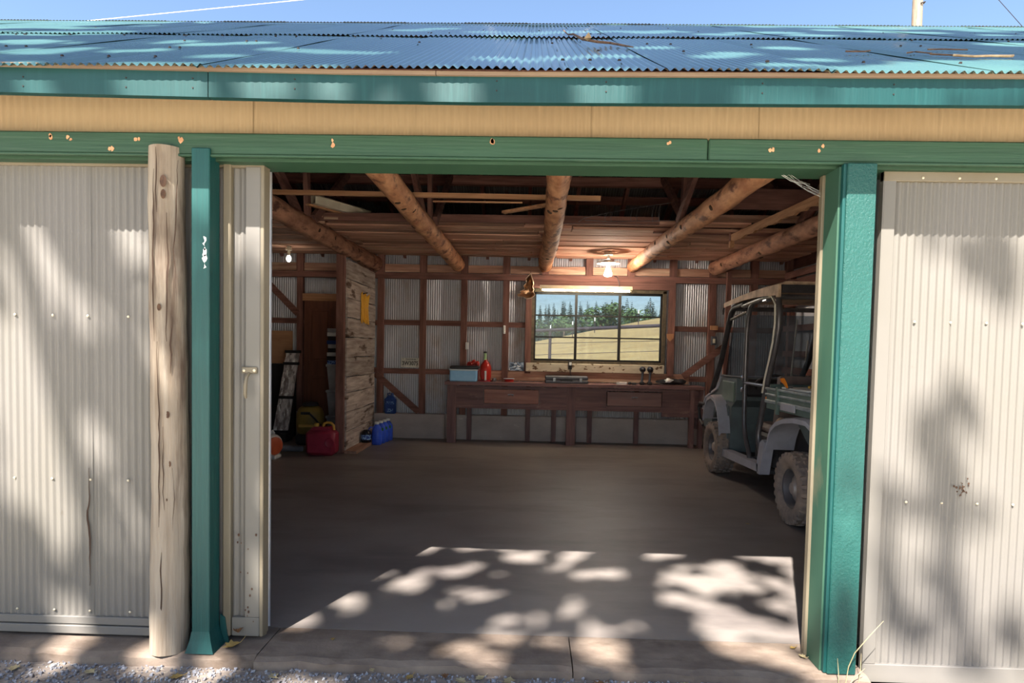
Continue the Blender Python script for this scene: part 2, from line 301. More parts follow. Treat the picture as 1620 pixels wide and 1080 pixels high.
mat('log_dark', (192, 142, 114), (146, 100, 80), sc=(12, 4, 12), c3=(96, 60, 48), sc3=(10, 4, 10), lo3=.53, hi3=.66, rough=.75, bump=1.0, bsc=(16, 8, 16))
mat('post_wood', (145, 134, 120), (123, 108, 92), sc=(26, 26, 1.4), c3=(74, 56, 45), sc3=(7, 7, 1.2), lo3=.48, hi3=.66, rough=.85, bump=.8, bsc=(40, 40, 1.5))
mat('crack', (58, 42, 32), rough=.95)
mat('knot', (84, 60, 44), (60, 42, 32), sc=(40, 40, 40), rough=.9)
mat('concrete', (131, 123, 117), (110, 102, 98), sc=(.7, .9, 1), det=8, c3=(94, 87, 85), sc3=(.6, 1.6, 1), lo3=.5, hi3=.72, rough=.5, spec=.5, bump=.12, bsc=(14, 14, 14))
mat('concrete_edge', (129, 114, 101), (101, 87, 77), sc=(4, 7, 7), det=8, c3=(86, 71, 58), sc3=(3, 6, 5), lo3=.55, hi3=.72, rough=.85, bump=.4, bsc=(30, 30, 30))
mat('footing', (198, 185, 177), (173, 160, 153), sc=(1.5, 1.5, 3), det=7, c3=(213, 204, 196), sc3=(5, 5, 10), lo3=.66, hi3=.72, rough=.85)
mat('bounce_yard', (236, 227, 208), (226, 214, 192), sc=(6, 6, 6), det=8, c3=(240, 233, 216), sc3=(18, 18, 18), rough=.95, bump=.6, bsc=(40, 40, 40))  # yard out of view, whitened to bounce sunlight into the shed
mat('gravel_bed', (140, 128, 118), (108, 98, 91), sc=(16, 16, 16), det=6, c3=(164, 152, 137), sc3=(37, 37, 37), rough=.95, bump=.6, bsc=(40, 40, 40))
mat('gravel', (143, 143, 150), (101, 94, 93), sc=(23, 23, 23), det=2, lo=.4, hi=.6, c3=(167, 164, 163), sc3=(27, 27, 27), lo3=.58, hi3=.62, rough=.85)
mat('dry_grass', (156, 135, 87), (140, 116, 69), sc=(.5, .8, .8), det=8, c3=(131, 107, 64), sc3=(.3, .5, .5), lo3=.5, hi3=.7, rough=.95, bump=.5, bsc=(9, 9, 9))
mat('screw_metal', (196, 184, 160), rough=.35, metal=.4)
mat('nail_dark', (48, 40, 38), rough=.6, metal=.4)
mat('plywood', (196, 148, 112), (176, 128, 94), sc=(2, 2, 8), rough=.8)
mat('black_plastic', (34, 34, 38), (46, 46, 50), sc=(9, 9, 9), rough=.5)
mat('white_plastic', (228, 228, 224), rough=.4)
mat('dark_board', (46, 40, 38), (34, 30, 30), sc=(3, 3, 3), rough=.8)
mat('bark_leaf', (70, 96, 44), (92, 116, 54), sc=(3, 3, 3), rough=.7)

# ---------------------------------------------------------------- floor, apron, ground
YB = 10.40                                   # inner face of the back wall sheets
XR, XL = 4.15, -4.75                         # side walls inside
fl = root('floor')
fb = MB().box(XL - .2, XR + .2, 3.26, YB + .12, -.14, 0.0); fb.build('slab', 'concrete', fl)
for x0, x1 in ((-2.9, -1.285), (-1.279, .235), (.241, 1.62)):                      # apron strip in three pours
    n = 22; b = MB(); rr = random.Random(int(x0 * 100))
    for i in range(n + 1):
        x = x0 + (x1 - x0) * i / n
        e = 2.925 + rr.uniform(-.012, .012); zt = -.002 + rr.uniform(-.002, .001)
        b.v += [(x, 3.256, -.14), (x, 3.256, 0), (x, e + .035, zt), (x, e, zt - .012 + rr.uniform(-.006, .004)), (x, e - .004, -.14)]
    for i in range(n):
        for k in range(4): a = i * 5 + k; b.f.append((a, a + 5, a + 6, a + 1))
    b.f += [(4, 3, 2, 1, 0), tuple(n * 5 + k for k in range(5))]
    b.build('apron_slab', 'concrete_edge', fl)
gr = MB()
nx, ny = 60, 30
for j in range(ny + 1):
    for i in range(nx + 1):
        x = -34 + 68 * i / nx; y = -38 + (3.02 + 38) * (1 - (1 - j / ny) ** 2.2)
        gr.v.append((x, y, -.062 + .012 * noise.noise(Vector((x * 2, y * 2, 0))) - (.05 if x > 1.75 and y > 2.6 else 0)))
for j in range(ny):
    for i in range(nx):
        a = j * (nx + 1) + i; gr.f.append((a, a + 1, a + nx + 2, a + nx + 1))
struct(gr.build('ground', 'bounce_yard', None, True, False))
struct(MB().box(-6, 6, 2.3, 2.93, -.3, -.056).build('ground_gravel', 'gravel_bed'))
for k, (x0, x1) in enumerate(((-34, XL - .5), (XR + 2.2, 34))):
    struct(MB().box(x0, x1, 3.0, 12, -.3, -.08).build('ground', 'bounce_yard'))

# ---------------------------------------------------------------- front wall: header, frieze, fascia
fw = root('wall_front')
def corr_run(parent, x0, x1, y, z0, z1, wd, m, pitch=.0365, amp=.004, flip=False, rows=1, wob=0.0, name='corrugated_sheet', lap=.004):
    me = corr_mesh(wd + .02, z1 - z0, pitch, amp, m, rows=rows, wob=wob)
    x = x0; k = 0
    while x < x1 - .05:
        M = Matrix.Translation((x, y - (lap if k % 2 else 0), z0))
        inst(name, me, M, parent); x += wd; k += 1
corr_run(fw, -6.2, 6.1, 3.04, 2.46, 2.80, .806, 'tan_bounce_metal', amp=.0035)
corr_run(fw, -6.2, -1.9, 3.27, -.05, 2.46, .806, 'galvanized')
corr_run(fw, 1.72, 6.0, 3.27, -.12, 2.46, .806, 'galvanized')
plank('plate', 'redwood_x', (-6.2, 3.36, 2.60), (6.0, 3.36, 2.60), .12, .32, parent=fw, rough=.0)
for x in (-5.2, -3.9, -2.6, -1.75, 1.7, 2.6, 3.9, 5.2):
    plank('stud', 'redwood_z', (x, 3.34, 0), (x, 3.34, 2.44), .09, .09, up=(0, 1, 0), parent=fw)
# header beam with its lower track board
hd = thing('header_beam', (0, 3.0, 2.36), 'long dark green wooden beam spanning above the open doorway', 'beam')
for x0, x1 in ((-6.2, .805), (.809, 6.1)):
    b = MB().rbox(x0, x1, 2.98, 3.022, 2.384, 2.486, .006); b.build('face_board', 'green_paint', hd)
MB().rbox(-6.2, 6.1, 2.974, 3.0, 2.374, 2.386, .003).build('drip_bead', 'green_paint', hd)
MB().box(-6.2, 6.1, 3.024, 3.20, 2.366, 2.40).build('track_board', 'green_paint', hd)
chip = MB()
for cx, cz in ((-2.29, 2.455), (-2.2, 2.447), (-1.87, 2.45), (-1.66, 2.448), (-.93, 2.447), (-.2, 2.462), (1.1, 2.44), (1.32, 2.444), (-2.0, 2.40), (.62, 2.455)):
    for q in range(2):
        s_ = random.uniform(.006, .012); ox, oz = random.uniform(-.012, .012), random.uniform(-.012, .012)
        chip.prism([(cx + ox + s_ * cos(t) * random.uniform(.6, 1.2), cz + oz + s_ * sin(t) * random.uniform(.6, 1.6)) for t in [2 * pi * k / 7 for k in range(7)]], 2.978, 2.983, 'y')
chip.build('bare_wood_chips', 'pine_x', hd)['kind'] = 'stuff'
# fascia boards + tan strip
fc = thing('fascia_board', (0, 2.73, 2.54), 'teal painted fascia board under the corrugated roof edge', 'fascia')
for x0, x1 in ((-6.3, -1.396), (-1.392, 3.2), (3.204, 6.2)):
    b = MB(); n = 24
    for i in range(n + 1):
        x = x0 + (x1 - x0) * i / n; dz = .010 * (1 - min(1, abs(x + .2) / 2.4)) * -1 + .016 * max(0, (-x - .8) / 1.6)
        b.v += [(x, 2.712, 2.546 + dz), (x, 2.748, 2.546 + dz), (x, 2.748, 2.652 + dz), (x, 2.712, 2.652 + dz)]
    for i in range(n):
        for q in range(4): a = i * 4 + q; c_ = i * 4 + (q + 1) % 4; b.f.append((a, c_, c_ + 4, a + 4))
    b.f += [(3, 2, 1, 0), (n * 4, n * 4 + 1, n * 4 + 2, n * 4 + 3)]
    b.build('board', 'teal_fascia', fc)
nl = MB()
for x in (-1.75, -1.46, -1.02, -.16, .30, .95, 1.49, -2.2):
    for z in (2.625, 2.585): nl.cyl((x, 2.7135, z), (x, 2.709, z), .004, .003, 7)
nl.build('nail_heads', 'nail_dark', fc)['kind'] = 'stuff'
sb = thing('drip_strip', (0, 2.70, 2.645), 'narrow bare tan wooden strip along the roof edge above the fascia', 'strip')
for x0, x1 in ((-6.3, -.418), (-.415, 6.2)):
    b = MB(); n = 30
    for i in range(n + 1):
        x = x0 + (x1 - x0) * i / n; dz = .010 * (1 - min(1, abs(x + .2) / 2.4)) * -1 + .016 * max(0, (-x - .8) / 1.6)
        b.v += [(x, 2.698, 2.652 + dz), (x, 2.745, 2.652 + dz), (x, 2.745, 2.668 + dz), (x, 2.698, 2.668 + dz)]
    for i in range(n):
        for q in range(4): a = i * 4 + q; c_ = i * 4 + (q + 1) % 4; b.f.append((a, c_, c_ + 4, a + 4))
    b.f += [(3, 2, 1, 0), (n * 4, n * 4 + 1, n * 4 + 2, n * 4 + 3)]
    b.build('strip_board', 'tan_wood', sb)

# ---------------------------------------------------------------- roof
SL = .5385
rf = root('roof')
lower, upper = 2.18 / 1, 2.30
ang = math.atan(SL); cl = cos(ang)
def zroof(y): return 2.672 + SL * (y - 2.70) if y <= 7 else 2.672 + SL * 4.3 - SL * (y - 7)
L1 = (4.86 - 2.675) / cl; L2 = (7.02 - 4.80) / cl
m1 = corr_mesh(.70, L1, .0365, .006, 'roof_metal', rows=3, wob=.006); m2 = corr_mesh(.70, L2, .0365, .006, 'roof_metal', rows=3, wob=.006)
mb1 = corr_mesh(.70, L1, .0365, .006, 'roof_under'); mb2 = corr_mesh(.70, L2, .0365, .006, 'roof_under')
x = -.12 - .66 * 10; k = 0
while x < 6.2:
    for me, y0, dz in ((m1, 2.675, 0), (m2, 4.80, .012)):
        M = Matrix.Translation((x, y0, zroof(y0) + dz + (.004 if k % 2 else 0))) @ Matrix.Rotation(ang - pi / 2, 4, 'X')
        inst('roof_sheet', me, M, rf)
    for me, y0, dz in ((mb1, 11.32, 0), (mb2, 9.20, .012)):
        M = Matrix.Translation((x, y0, zroof(y0) + dz + (.004 if k % 2 else 0))) @ Matrix.Rotation(pi / 2 - ang, 4, 'X')
        inst('roof_sheet', me, M, rf)
    x += .66; k += 1
b = MB().prism([(6.86, zroof(6.86) + .016), (7.0, zroof(7.0) + .022), (7.14, zroof(7.14) + .016), (7.14, zroof(7.14) + .02), (7.0, zroof(7.0) + .03), (6.86, zroof(6.86) + .02)], -6.7, 6.4, 'x')
b.build('ridge_cap', 'roof_metal', rf)
nv = Vector((0, -sin(ang), cos(ang))); nb_ = Vector((0, sin(ang), cos(ang)))
for i in range(19):                                                                       # rafters
    x = -6.15 + i * .68
    p0 = Vector((x, 3.02, zroof(3.02))) - nv * .115; p1 = Vector((x, 6.99, zroof(6.99))) - nv * .115
    plank('rafter', 'redwood_y', p0, p1, .045, .13, up=nv, parent=rf)
    p0 = Vector((x, 11.2, zroof(11.2))) - nb_ * .115; p1 = Vector((x, 7.01, zroof(7.01))) - nb_ * .115
    plank('rafter', 'redwood_y', p0, p1, .045, .13, up=nb_, parent=rf)
for i in range(8):                                                                        # purlin boards over the rafters
    y = 2.95 + i * .56; p = Vector((0, y, zroof(y))) - nv * .035
    plank('purlin', 'redwood_x', p + Vector((-6.4, 0, 0)), p + Vector((6.2, 0, 0)), .15, .024, up=nv, parent=rf)
    y = 11.05 - i * .56; p = Vector((0, y, zroof(y))) - nb_ * .035
    plank('purlin', 'redwood_x', p + Vector((-6.4, 0, 0)), p + Vector((6.2, 0, 0)), .15, .024, up=nb_, parent=rf)
plank('ridge_board', 'redwood_x', (-6.4, 7, zroof(7) - .19), (6.2, 7, zroof(7) - .19), .04, .18, parent=rf)
for y in (5.25, 8.75):
    plank('purlin_beam', 'redwood_x', (-6.4, y, zroof(y) - .26), (6.2, y, zroof(y) - .26), .09, .12, parent=rf)
nails = MB()
for i in range(120):
    x = random.uniform(-5, 5); y = random.choice((2.95, 3.5, 4.07, 4.63, 5.2, 5.7, 6.3)); p = Vector((x, y, zroof(y) + .012))
    nails.tube([p, p + nv * .008], [.009, .006], 6)
nails.build('roof_nails', 'nail_dark', rf)['kind'] = 'stuff'

# ---------------------------------------------------------------- back wall with studs, girts, plates
wb = root('wall_back')
WX0, WX1, WZ0, WZ1 = .07, 2.15, 1.31, 2.44                   # window hole
def sheets(x0, x1, z0, z1):
    n = max(1, int(math.ceil((x1 - x0) / .68))); wd = (x1 - x0) / n
    me = corr_mesh(wd + .012, z1 - z0, .0365, .005, 'galvanized', rows=4, wob=.008)
    for i in range(n): inst('corrugated_sheet', me, Matrix.Translation((x0 + i * wd, YB + .012 + (.004 if i % 2 else 0), z0)), wb)
sheets(XL - .2, WX0, .40, 3.16); sheets(WX1, XR + .2, .40, 3.16); sheets(WX0, WX1, .40, WZ0); sheets(WX0, WX1, WZ1, 3.16)
b = MB(); 
for x0, x1 in ((XL, -1.36), (-1.355, .78), (.785, XR)):
    MB().rbox(x0, x1, 10.27, YB + .15, -.02, .40, .008).build('footing', 'footing', wb)
ST = [-4.35, -3.77, -2.44, -1.745, -1.075, -.39]
for x in ST: plank('stud', 'redwood_z', (x, 10.34, .40), (x, 10.34, 2.62), .10, .085, up=(0, 1, 0), parent=wb)
for x in (-.02, 2.295): plank('stud', 'redwood_z', (x, 10.34, 1.1), (x, 10.34, 2.62), .10, .085, up=(0, 1, 0), parent=wb)
for x in (2.94, 3.60, 4.05): plank('stud', 'redwood_z', (x, 10.34, .40), (x, 10.34, 2.62), .11, .085, up=(0, 1, 0), parent=wb)
plank('plate', 'redwood_x', (XL, 10.33, 2.65), (XR, 10.33, 2.65), .11, .095, parent=wb, rough=.01)
xs = [XL + .05] + ST + [.24, .95, 1.62, 2.30, 2.94, 3.60, XR]
for x in xs: plank('block', 'redwood_z', (x, 10.33, 2.70), (x, 10.33, 3.02), .11, .09, up=(0, 1, 0), parent=wb)
for x0, x1 in zip(xs[:-1], xs[1:]):
    plank('rim_board', 'loft_x', (x0 + .06, 10.35, 2.775), (x1 - .06, 10.35, 2.775), .05, .125, parent=wb)
def girt(x0, x1, z, h=.085): plank('girt', 'redwood_x', (x0, 10.365, z), (x1, 10.365, z), .05, h, parent=wb)
gx = [-4.75, -4.35, -3.77, -2.44, -1.745, -1.075, -.39, -.02]
for x0, x1 in zip(gx[:-1], gx[1:]):
    girt(x0 + .05, x1 - .05, 1.885 + random.uniform(-.008, .008)); girt(x0 + .05, x1 - .05, 1.10 + random.uniform(-.008, .008))
for x0, x1 in ((2.345, 2.885), (2.995, 3.55), (3.65, 4.0)):
    girt(x0, x1, 1.87); girt(x0, x1, 1.06)
plank('brace', 'redwood_x', (-2.52, 10.30, 1.05), (-1.79, 10.30, .43), .03, .10, up=(0, 0, 1), parent=wb)
plank('brace', 'redwood_x', (3.2, 10.30, 1.64), (2.50, 10.30, 1.10), .03, .10, parent=wb)
plank('brace', 'redwood_x', (-4.35, 10.30, 2.55), (-3.8, 10.30, 2.0), .03, .10, parent=wb)
plank('lintel', 'redwood_x', (-.02, 10.33, 2.545), (2.34, 10.33, 2.545), .07, .115, parent=wb)
plank('backboard', 'loft_x', (-1.0, 10.345, 1.055), (2.6, 10.345, 1.055), .05, .16, parent=wb)

# ---------------------------------------------------------------- window and the sill board
mat('window_frame', (98, 86, 66), (72, 62, 50), sc=(20, 20, 20), rough=.7)
mat('window_dark', (26, 24, 24), (20, 18, 18), sc=(9, 9, 9), rough=.6)
mg = bpy.data.materials.new('dusty_glass'); mg.use_nodes = True; MATS['dusty_glass'] = mg
n_, l_ = mg.node_tree.nodes, mg.node_tree.links; n_.clear()
out = n_.new('ShaderNodeOutputMaterial'); tr = n_.new('ShaderNodeBsdfTransparent'); df = n_.new('ShaderNodeBsdfTranslucent'); gl = n_.new('ShaderNodeBsdfGlossy')
df.inputs[0].default_value = (.45, .52, .6, 1); gl.inputs['Roughness'].default_value = .05; tr.inputs[0].default_value = (.60, .64, .68, 1)
mx = n_.new('ShaderNodeMixShader'); mx2 = n_.new('ShaderNodeMixShader'); mx2.inputs[0].default_value = .03
nt = n_.new('ShaderNodeTexNoise'); nt.inputs['Scale'].default_value = 5; nt.inputs['Detail'].default_value = 6
mr = n_.new('ShaderNodeMapRange'); mr.inputs['From Min'].default_value = .35; mr.inputs['From Max'].default_value = .75; mr.inputs['To Min'].default_value = .04; mr.inputs['To Max'].default_value = .16
l_.new(nt.outputs['Fac'], mr.inputs[0]); l_.new(mr.outputs[0], mx.inputs[0]); l_.new(tr.outputs[0], mx.inputs[1]); l_.new(df.outputs[0], mx.inputs[2])
l_.new(mx.outputs[0], mx2.inputs[1]); l_.new(gl.outputs[0], mx2.inputs[2]); l_.new(mx2.outputs[0], out.inputs[0])
wi = root('window_1')
MB().box(.02, .075, 10.33, 10.46, 1.27, 2.47).box(2.15, 2.205, 10.33, 10.46, 1.27, 2.47).box(.02, 2.205, 10.33, 10.46, 2.43, 2.485).box(.02, 2.205, 10.32, 10.46, 1.265, 1.315).build('window_casing', 'window_frame', wi)
MB().box(.075, .10, 10.37, 10.42, 1.315, 2.43).box(2.125, 2.15, 10.37, 10.42, 1.315, 2.43).box(.075, 2.15, 10.37, 10.42, 2.395, 2.43).box(.075, 2.15, 10.37, 10.42, 1.315, 1.345).build('window_frame', 'window_dark', wi)
for x in (.755, 1.465): MB().box(x - .02, x + .02, 10.365, 10.425, 1.345, 2.395).build('mullion', 'window_dark', wi)
for z in (1.70, 2.055): MB().box(.10, 2.125, 10.375, 10.415, z - .011, z + .011).build('muntin', 'window_dark', wi)
px = [.10, .735, .775, 1.445, 1.485, 2.125]; pz = [1.345, 1.689, 1.711, 2.044, 2.066, 2.395]
for i in (0, 2, 4):
    for j in (0, 2, 4): MB().box(px[i], px[i + 1], 10.392, 10.396, pz[j], pz[j + 1]).build('pane', 'dusty_glass', wi)
mat('sill_paint', (214, 202, 178), (188, 174, 150), sc=(4, 4, 14), c3=(110, 84, 62), sc3=(9, 9, 14), lo3=.57, hi3=.61, rough=.8)
tag(MB().rbox(-.05, 2.19, 10.265, 10.325, 1.135, 1.275, .006).build('sill_board', 'sill_paint'), 'cream painted board with peeling rusty patches below the window', 'board')

# ---------------------------------------------------------------- side walls
wr = root('wall_right')
me = corr_mesh(.70, 2.6, .0365, .005, 'galvanized', rows=3, wob=.008)
y = 3.3
while y < 10.4:
    inst('corrugated_sheet', me, Matrix.Translation((XR + .06, y + .70, .25)) @ Matrix.Rotation(-pi / 2, 4, 'Z'), wr); y += .69
MB().box(XR - .02, XR + .2, 3.3, 10.4, -.02, .26).build('footing', 'footing', wr)
for y in (4.0, 5.2, 6.4, 7.6, 8.8, 10.2): plank('stud', 'redwood_z', (XR, y, .25), (XR, y, 2.8), .1, .09, up=(1, 0, 0), parent=wr)
for z, h in ((2.74, .1), (2.60, .11), (2.46, .11), (2.30, .12), (1.9, .09), (1.5, .09), (1.24, .1), (.95, .1), (.6, .1)):
    plank('girt', 'redwood_y', (XR - .06, 3.4, z), (XR - .06, 10.3, z), .03, h, parent=wr)
GBL = [(3.2, -.1), (10.5, -.1), (10.5, zroof(10.5) - .06), (7.0, zroof(7.0) - .06), (3.2, zroof(3.2) - .06)]
struct(MB().prism(GBL, XR + .1, XR + .16, 'x').build('wall_gable_right', 'redwood_y'))
wlft = root('wall_left')
inst_m = corr_mesh(.70, 2.6, .0365, .005, 'galvanized')
y = 3.3
while y < 10.4:
    inst('corrugated_sheet', inst_m, Matrix.Translation((XL, y, .2)) @ Matrix.Rotation(pi / 2, 4, 'Z'), wlft); y += .69
struct(MB().prism(GBL, XL - .16, XL - .1, 'x').build('wall_gable_left', 'redwood_y'))

# ---------------------------------------------------------------- plank partition on the left
wp = root('wall_partition')
hs = [.26, .27, .27, .22, .28, .28, .27, .27, .26, .27]; z = .035
for i, h in enumerate(hs):
    plank('plank', 'grey_board_y', (-2.535 + random.uniform(-.006, .006), 8.70, z + h / 2), (-2.535 + random.uniform(-.006, .006), 10.26, z + h / 2 + random.uniform(-.006, .006)), .03, h - .012, parent=wp, rough=.025); z += h
plank('post', 'redwood_z', (-2.60, 8.66, 0), (-2.60, 8.66, 2.76), .105, .09, up=(0, 1, 0), parent=wp)
plank('post', 'redwood_z', (-2.575, 10.22, .03), (-2.575, 10.22, 2.76), .05, .09, up=(0, 1, 0), parent=wp)
plank('sole_plate', 'loft_y', (-2.44, 8.62, .02), (-2.44, 9.9, .02), .17, .04, parent=wp)

# ---------------------------------------------------------------- loft boards
lf = root('loft_floor')
y = 7.55; i = 0
while y < 10.25:
    wdt = random.uniform(.17, .26)
    cuts = [XL + .1, random.uniform(-2.7, -2.4), random.uniform(-.6, .5), random.uniform(1.6, 2.6), XR - .05]
    for a, c_ in zip(cuts[:-1], cuts[1:]):
        sh = .28 if a > 1.2 and y < 7.9 else 0
        if a > 1.2 and i == 0: continue
        zz = 2.985 + random.uniform(-.012, .02) + (.03 if i == 0 else 0)
        plank('loft_board', 'loft_x', (a + .006, y + wdt / 2 + random.uniform(-.02, .02), zz), (c_ - .006, y + wdt / 2 + random.uniform(-.03, .03), zz + random.uniform(-.012, .012)), wdt - random.uniform(.004, .03), .03, parent=lf)
    y += wdt; i += 1
plank('rim_joist', 'redwood_x', (XL + .1, 7.56, 3.03), (1.5, 7.56, 3.03), .04, .09, parent=lf)
plank('rim_joist', 'redwood_x', (1.5, 7.9, 3.0), (XR, 8.1, 3.0), .04, .09, parent=lf)

# ---------------------------------------------------------------- log post and painted door posts
lp = thing('log_post', (-1.737, 3.005, 0), 'weathered peeled log post with cracks and knots left of the doorway', 'post')
b = MB(); pts = []; rs = []
for i in range(30):
    z = -.005 + 2.42 * i / 29
    pts.append((-1.737 + .006 * sin(z * 2.1) , 3.005 + .004 * sin(z * 1.3), z)); rs.append(.083 + .004 * sin(z * 1.7 + 1) + (.004 if i < 3 else 0) + random.uniform(-.0015, .0015))
b.tube(pts, rs, 22, wob=.07, seed=2); b.build('log', 'post_wood', lp, True)
ck = MB()
def crack(x, z0, z1, wd, seed):
    rr = random.Random(seed); n = int((z1 - z0) / .05) + 2; P = []
    for i in range(n):
        z = z0 + (z1 - z0) * i / (n - 1); x += rr.uniform(-.004, .004)
        dx = x + 1.737; y = 3.005 - sqrt(max(.0002, .0855 ** 2 - dx * dx)) - .0005
        P.append((x, y, z, wd * (.3 + sin(pi * i / (n - 1)) * rr.uniform(.6, 1.2))))
    for a, c_ in zip(P[:-1], P[1:]):
        ck.add([(a[0] - a[3], a[1], a[2]), (a[0] + a[3], a[1], a[2]), (c_[0] + c_[3], c_[1], c_[2]), (c_[0] - c_[3], c_[1], c_[2])], [(0, 1, 2, 3)])
for x, z0, z1, w_, s_ in ((-1.765, .62, 1.5, .003, 1), (-1.735, 1.5, 2.1, .0035, 2), (-1.70, 1.75, 2.35, .0025, 3), (-1.755, .1, .5, .003, 4), (-1.72, 1.35, 1.62, .003, 5),
                          (-1.79, 1.5, 2.3, .003, 6), (-1.70, .2, .9, .002, 7), (-1.77, 2.1, 2.4, .003, 8), (-1.742, .7, 1.1, .002, 9)): crack(x + .03, z0, z1, w_, s_)
ck.build('cracks', 'crack', lp)['kind'] = 'stuff'
kn = MB()
for x, z, r in ((-1.715, 2.245, .022), (-1.715, 2.185, .017), (-1.700, 1.155, .013), (-1.695, .92, .012), (-1.735, 1.66, .013), (-1.72, .55, .007), (-1.71, .2, .009), (-1.705, .75, .006)):
    dx = x + 1.737; y = 3.005 - sqrt(.084 ** 2 - dx * dx)
    kn.lathe([(r, 0), (r * .92, .001), (r * .7, .0), (r * .45, .0012), (.001, .0005)], 12, Matrix.Translation((x, y + .001, z)) @ Matrix.Rotation(pi / 2, 4, 'X') @ Matrix.Diagonal((.75, 1.3, 1, 1)))
kn.build('knots', 'knot', lp, True)['kind'] = 'stuff'

pl = thing('door_post', (-1.56, 3.02, 0), 'narrow teal painted post with flared foot beside the log post', 'post')
MB().rbox(-1.605, -1.518, 2.965, 3.065, .09, 2.412, .004).build('post_shaft', 'teal_paint', pl)
MB().add([(-1.605, 2.965, .10), (-1.518, 2.965, .10), (-1.518, 3.06, .10), (-1.605, 3.06, .10), (-1.628, 2.945, .0), (-1.49, 2.945, .0), (-1.49, 3.06, .0), (-1.628, 3.06, .0), (-1.613, 2.958, .055), (-1.508, 2.958, .055), (-1.508, 3.06, .055), (-1.613, 3.06, .055)],
         [(0, 1, 9, 8), (1, 2, 10, 9), (2, 3, 11, 10), (3, 0, 8, 11), (8, 9, 5, 4), (9, 10, 6, 5), (10, 11, 7, 6), (11, 8, 4, 7), (3, 2, 1, 0), (4, 5, 6, 7)]).build('post_foot', 'teal_paint', pl)
MB().prism([(-1.516, 0.0), (-1.472, 0.0), (-1.48, .05), (-1.492, .13), (-1.516, .145)], 3.066, 3.074, 'y').build('foot_bracket', 'teal_paint', pl)
sp = MB()
for k in range(5): sp.prism([(-1.54 + random.uniform(-.008, .008) + .007 * cos(t) * .8, 1.98 - k * .028 + .02 * sin(t)) for t in [2 * pi * q / 8 for q in range(8)]], 2.9635, 2.966, 'y')
sp.build('paint_splash', 'white_plastic', pl)['kind'] = 'stuff'

pr = thing('door_post', (1.49, 3.02, 0), 'broad teal painted built-up post right of the doorway', 'post')
MB().rbox(1.432, 1.565, 2.95, 2.985, 0.0, 2.374, .004).build('front_board', 'teal_rough', pr)
MB().rbox(1.42, 1.44, 2.962, 2.99, 0.0, 2.374, .003).build('corner_bead', 'teal_paint', pr)
MB().box(1.412, 1.55, 2.99, 3.125, 0.0, 2.366).build('jamb_board', 'teal_worn', pr)
MB().rbox(1.40, 1.45, 3.125, 3.165, .0, 2.366, .004).build('jamb_strip', 'cream_trim', pr)

# ---------------------------------------------------------------- sliding doors
SCR = MB().lathe([(.0065, 0), (.006, .003), (.002, .005)], 8).mesh('screw'); SCR.materials.append(MATS['screw_metal'])
def screw(x, y, z, parent): inst('screw', SCR, Matrix.Translation((x, y, z)) @ Matrix.Rotation(pi / 2, 4, 'X'), parent)
d1 = root('door_1', (-2.75, 3.11, 0.0))
me = corr_mesh(.79, 2.27, .0365, .0042, 'cream_metal', rows=6, wob=.004)
for k, x in enumerate((-2.192 - .78 * 3, -2.192 - .78 * 2, -2.192 - .78)):
    inst('corrugated_sheet', me, Matrix.Translation((x, 3.10 - (.003 if k % 2 else 0), .10)), d1)
me = corr_mesh(.80, 2.27, .0365, .0042, 'cream_metal', rows=6, wob=.004)
inst('corrugated_sheet', me, Matrix.Translation((-2.19, 3.105, .10)), d1)
MB().box(-4.5, -1.31, 3.113, 3.14, .02, 2.395).build('door_backing', 'cream_trim', d1)
MB().rbox(-4.5, -1.31, 3.085, 3.115, 2.355, 2.398, .003).build('top_trim', 'cream_trim', d1)
MB().rbox(-4.5, -1.60, 3.086, 3.115, .062, .102, .003).build('bottom_trim', 'cream_metal', d1)
MB().rbox(-4.5, -1.60, 3.078, 3.13, .016, .058, .003).build('bottom_rail', 'cream_metal', d1)
MB().rbox(-1.508, -1.468, 3.072, 3.11, .03, 2.372, .006).build('guide_strip', 'cream_trim', d1)
MB().rbox(-1.40, -1.325, 3.082, 3.11, .125, 2.36, .004).build('edge_stile', 'cream_metal', d1)
MB().rbox(-1.465, -1.325, 3.080, 3.112, .03, .125, .004).build('corner_plate', 'cream_metal', d1)
MB().rbox(-1.326, -1.308, 3.084, 3.155, .028, 2.38, .003).build('door_edge', 'cream_trim', d1)
for z in (2.376, 1.62, .80, .13):
    for k in range(7):
        x = -2.95 + k * .19
        if x < -1.86: screw(x + random.uniform(-.01, .01), 3.094 if z < 2.3 else 3.086, z, d1)
b = MB(); rr = random.Random(4); P = []
for i in range(26):
    z = .86 - .6 * i / 25; P.append((-2.194 + (.012 * exp(-((z - .62) / .05) ** 2) * -1) + rr.uniform(-.002, .002), z, .0012 + .004 * exp(-((z - .55) / .16) ** 2)))
for a, c_ in zip(P[:-1], P[1:]): b.add([(a[0] - a[2], 3.092, a[1]), (a[0] + a[2], 3.092, a[1]), (c_[0] + c_[2], 3.092, c_[1]), (c_[0] - c_[2], 3.092, c_[1])], [(0, 1, 2, 3)])
b.build('split_seam', 'crack', d1)
dh = MB().rbox(-1.413, -1.335, 3.070, 3.082, 1.352, 1.384, .004).tube([(-1.374, 3.07, 1.352), (-1.374, 3.045, 1.335), (-1.376, 3.035, 1.30), (-1.378, 3.037, 1.25), (-1.378, 3.045, 1.232)], [.007, .008, .009, .009, .006], 10)
hnd = dh.build('pull_handle', 'cream_trim', d1, True)
sc2 = MB().lathe([(.008, 0), (.007, .004), (.002, .006)], 10, Matrix.Translation((-1.40, 3.071, 1.366)) @ Matrix.Rotation(pi / 2, 4, 'X')).lathe([(.008, 0), (.007, .004), (.002, .006)], 10, Matrix.Translation((-1.348, 3.071, 1.366)) @ Matrix.Rotation(pi / 2, 4, 'X'))
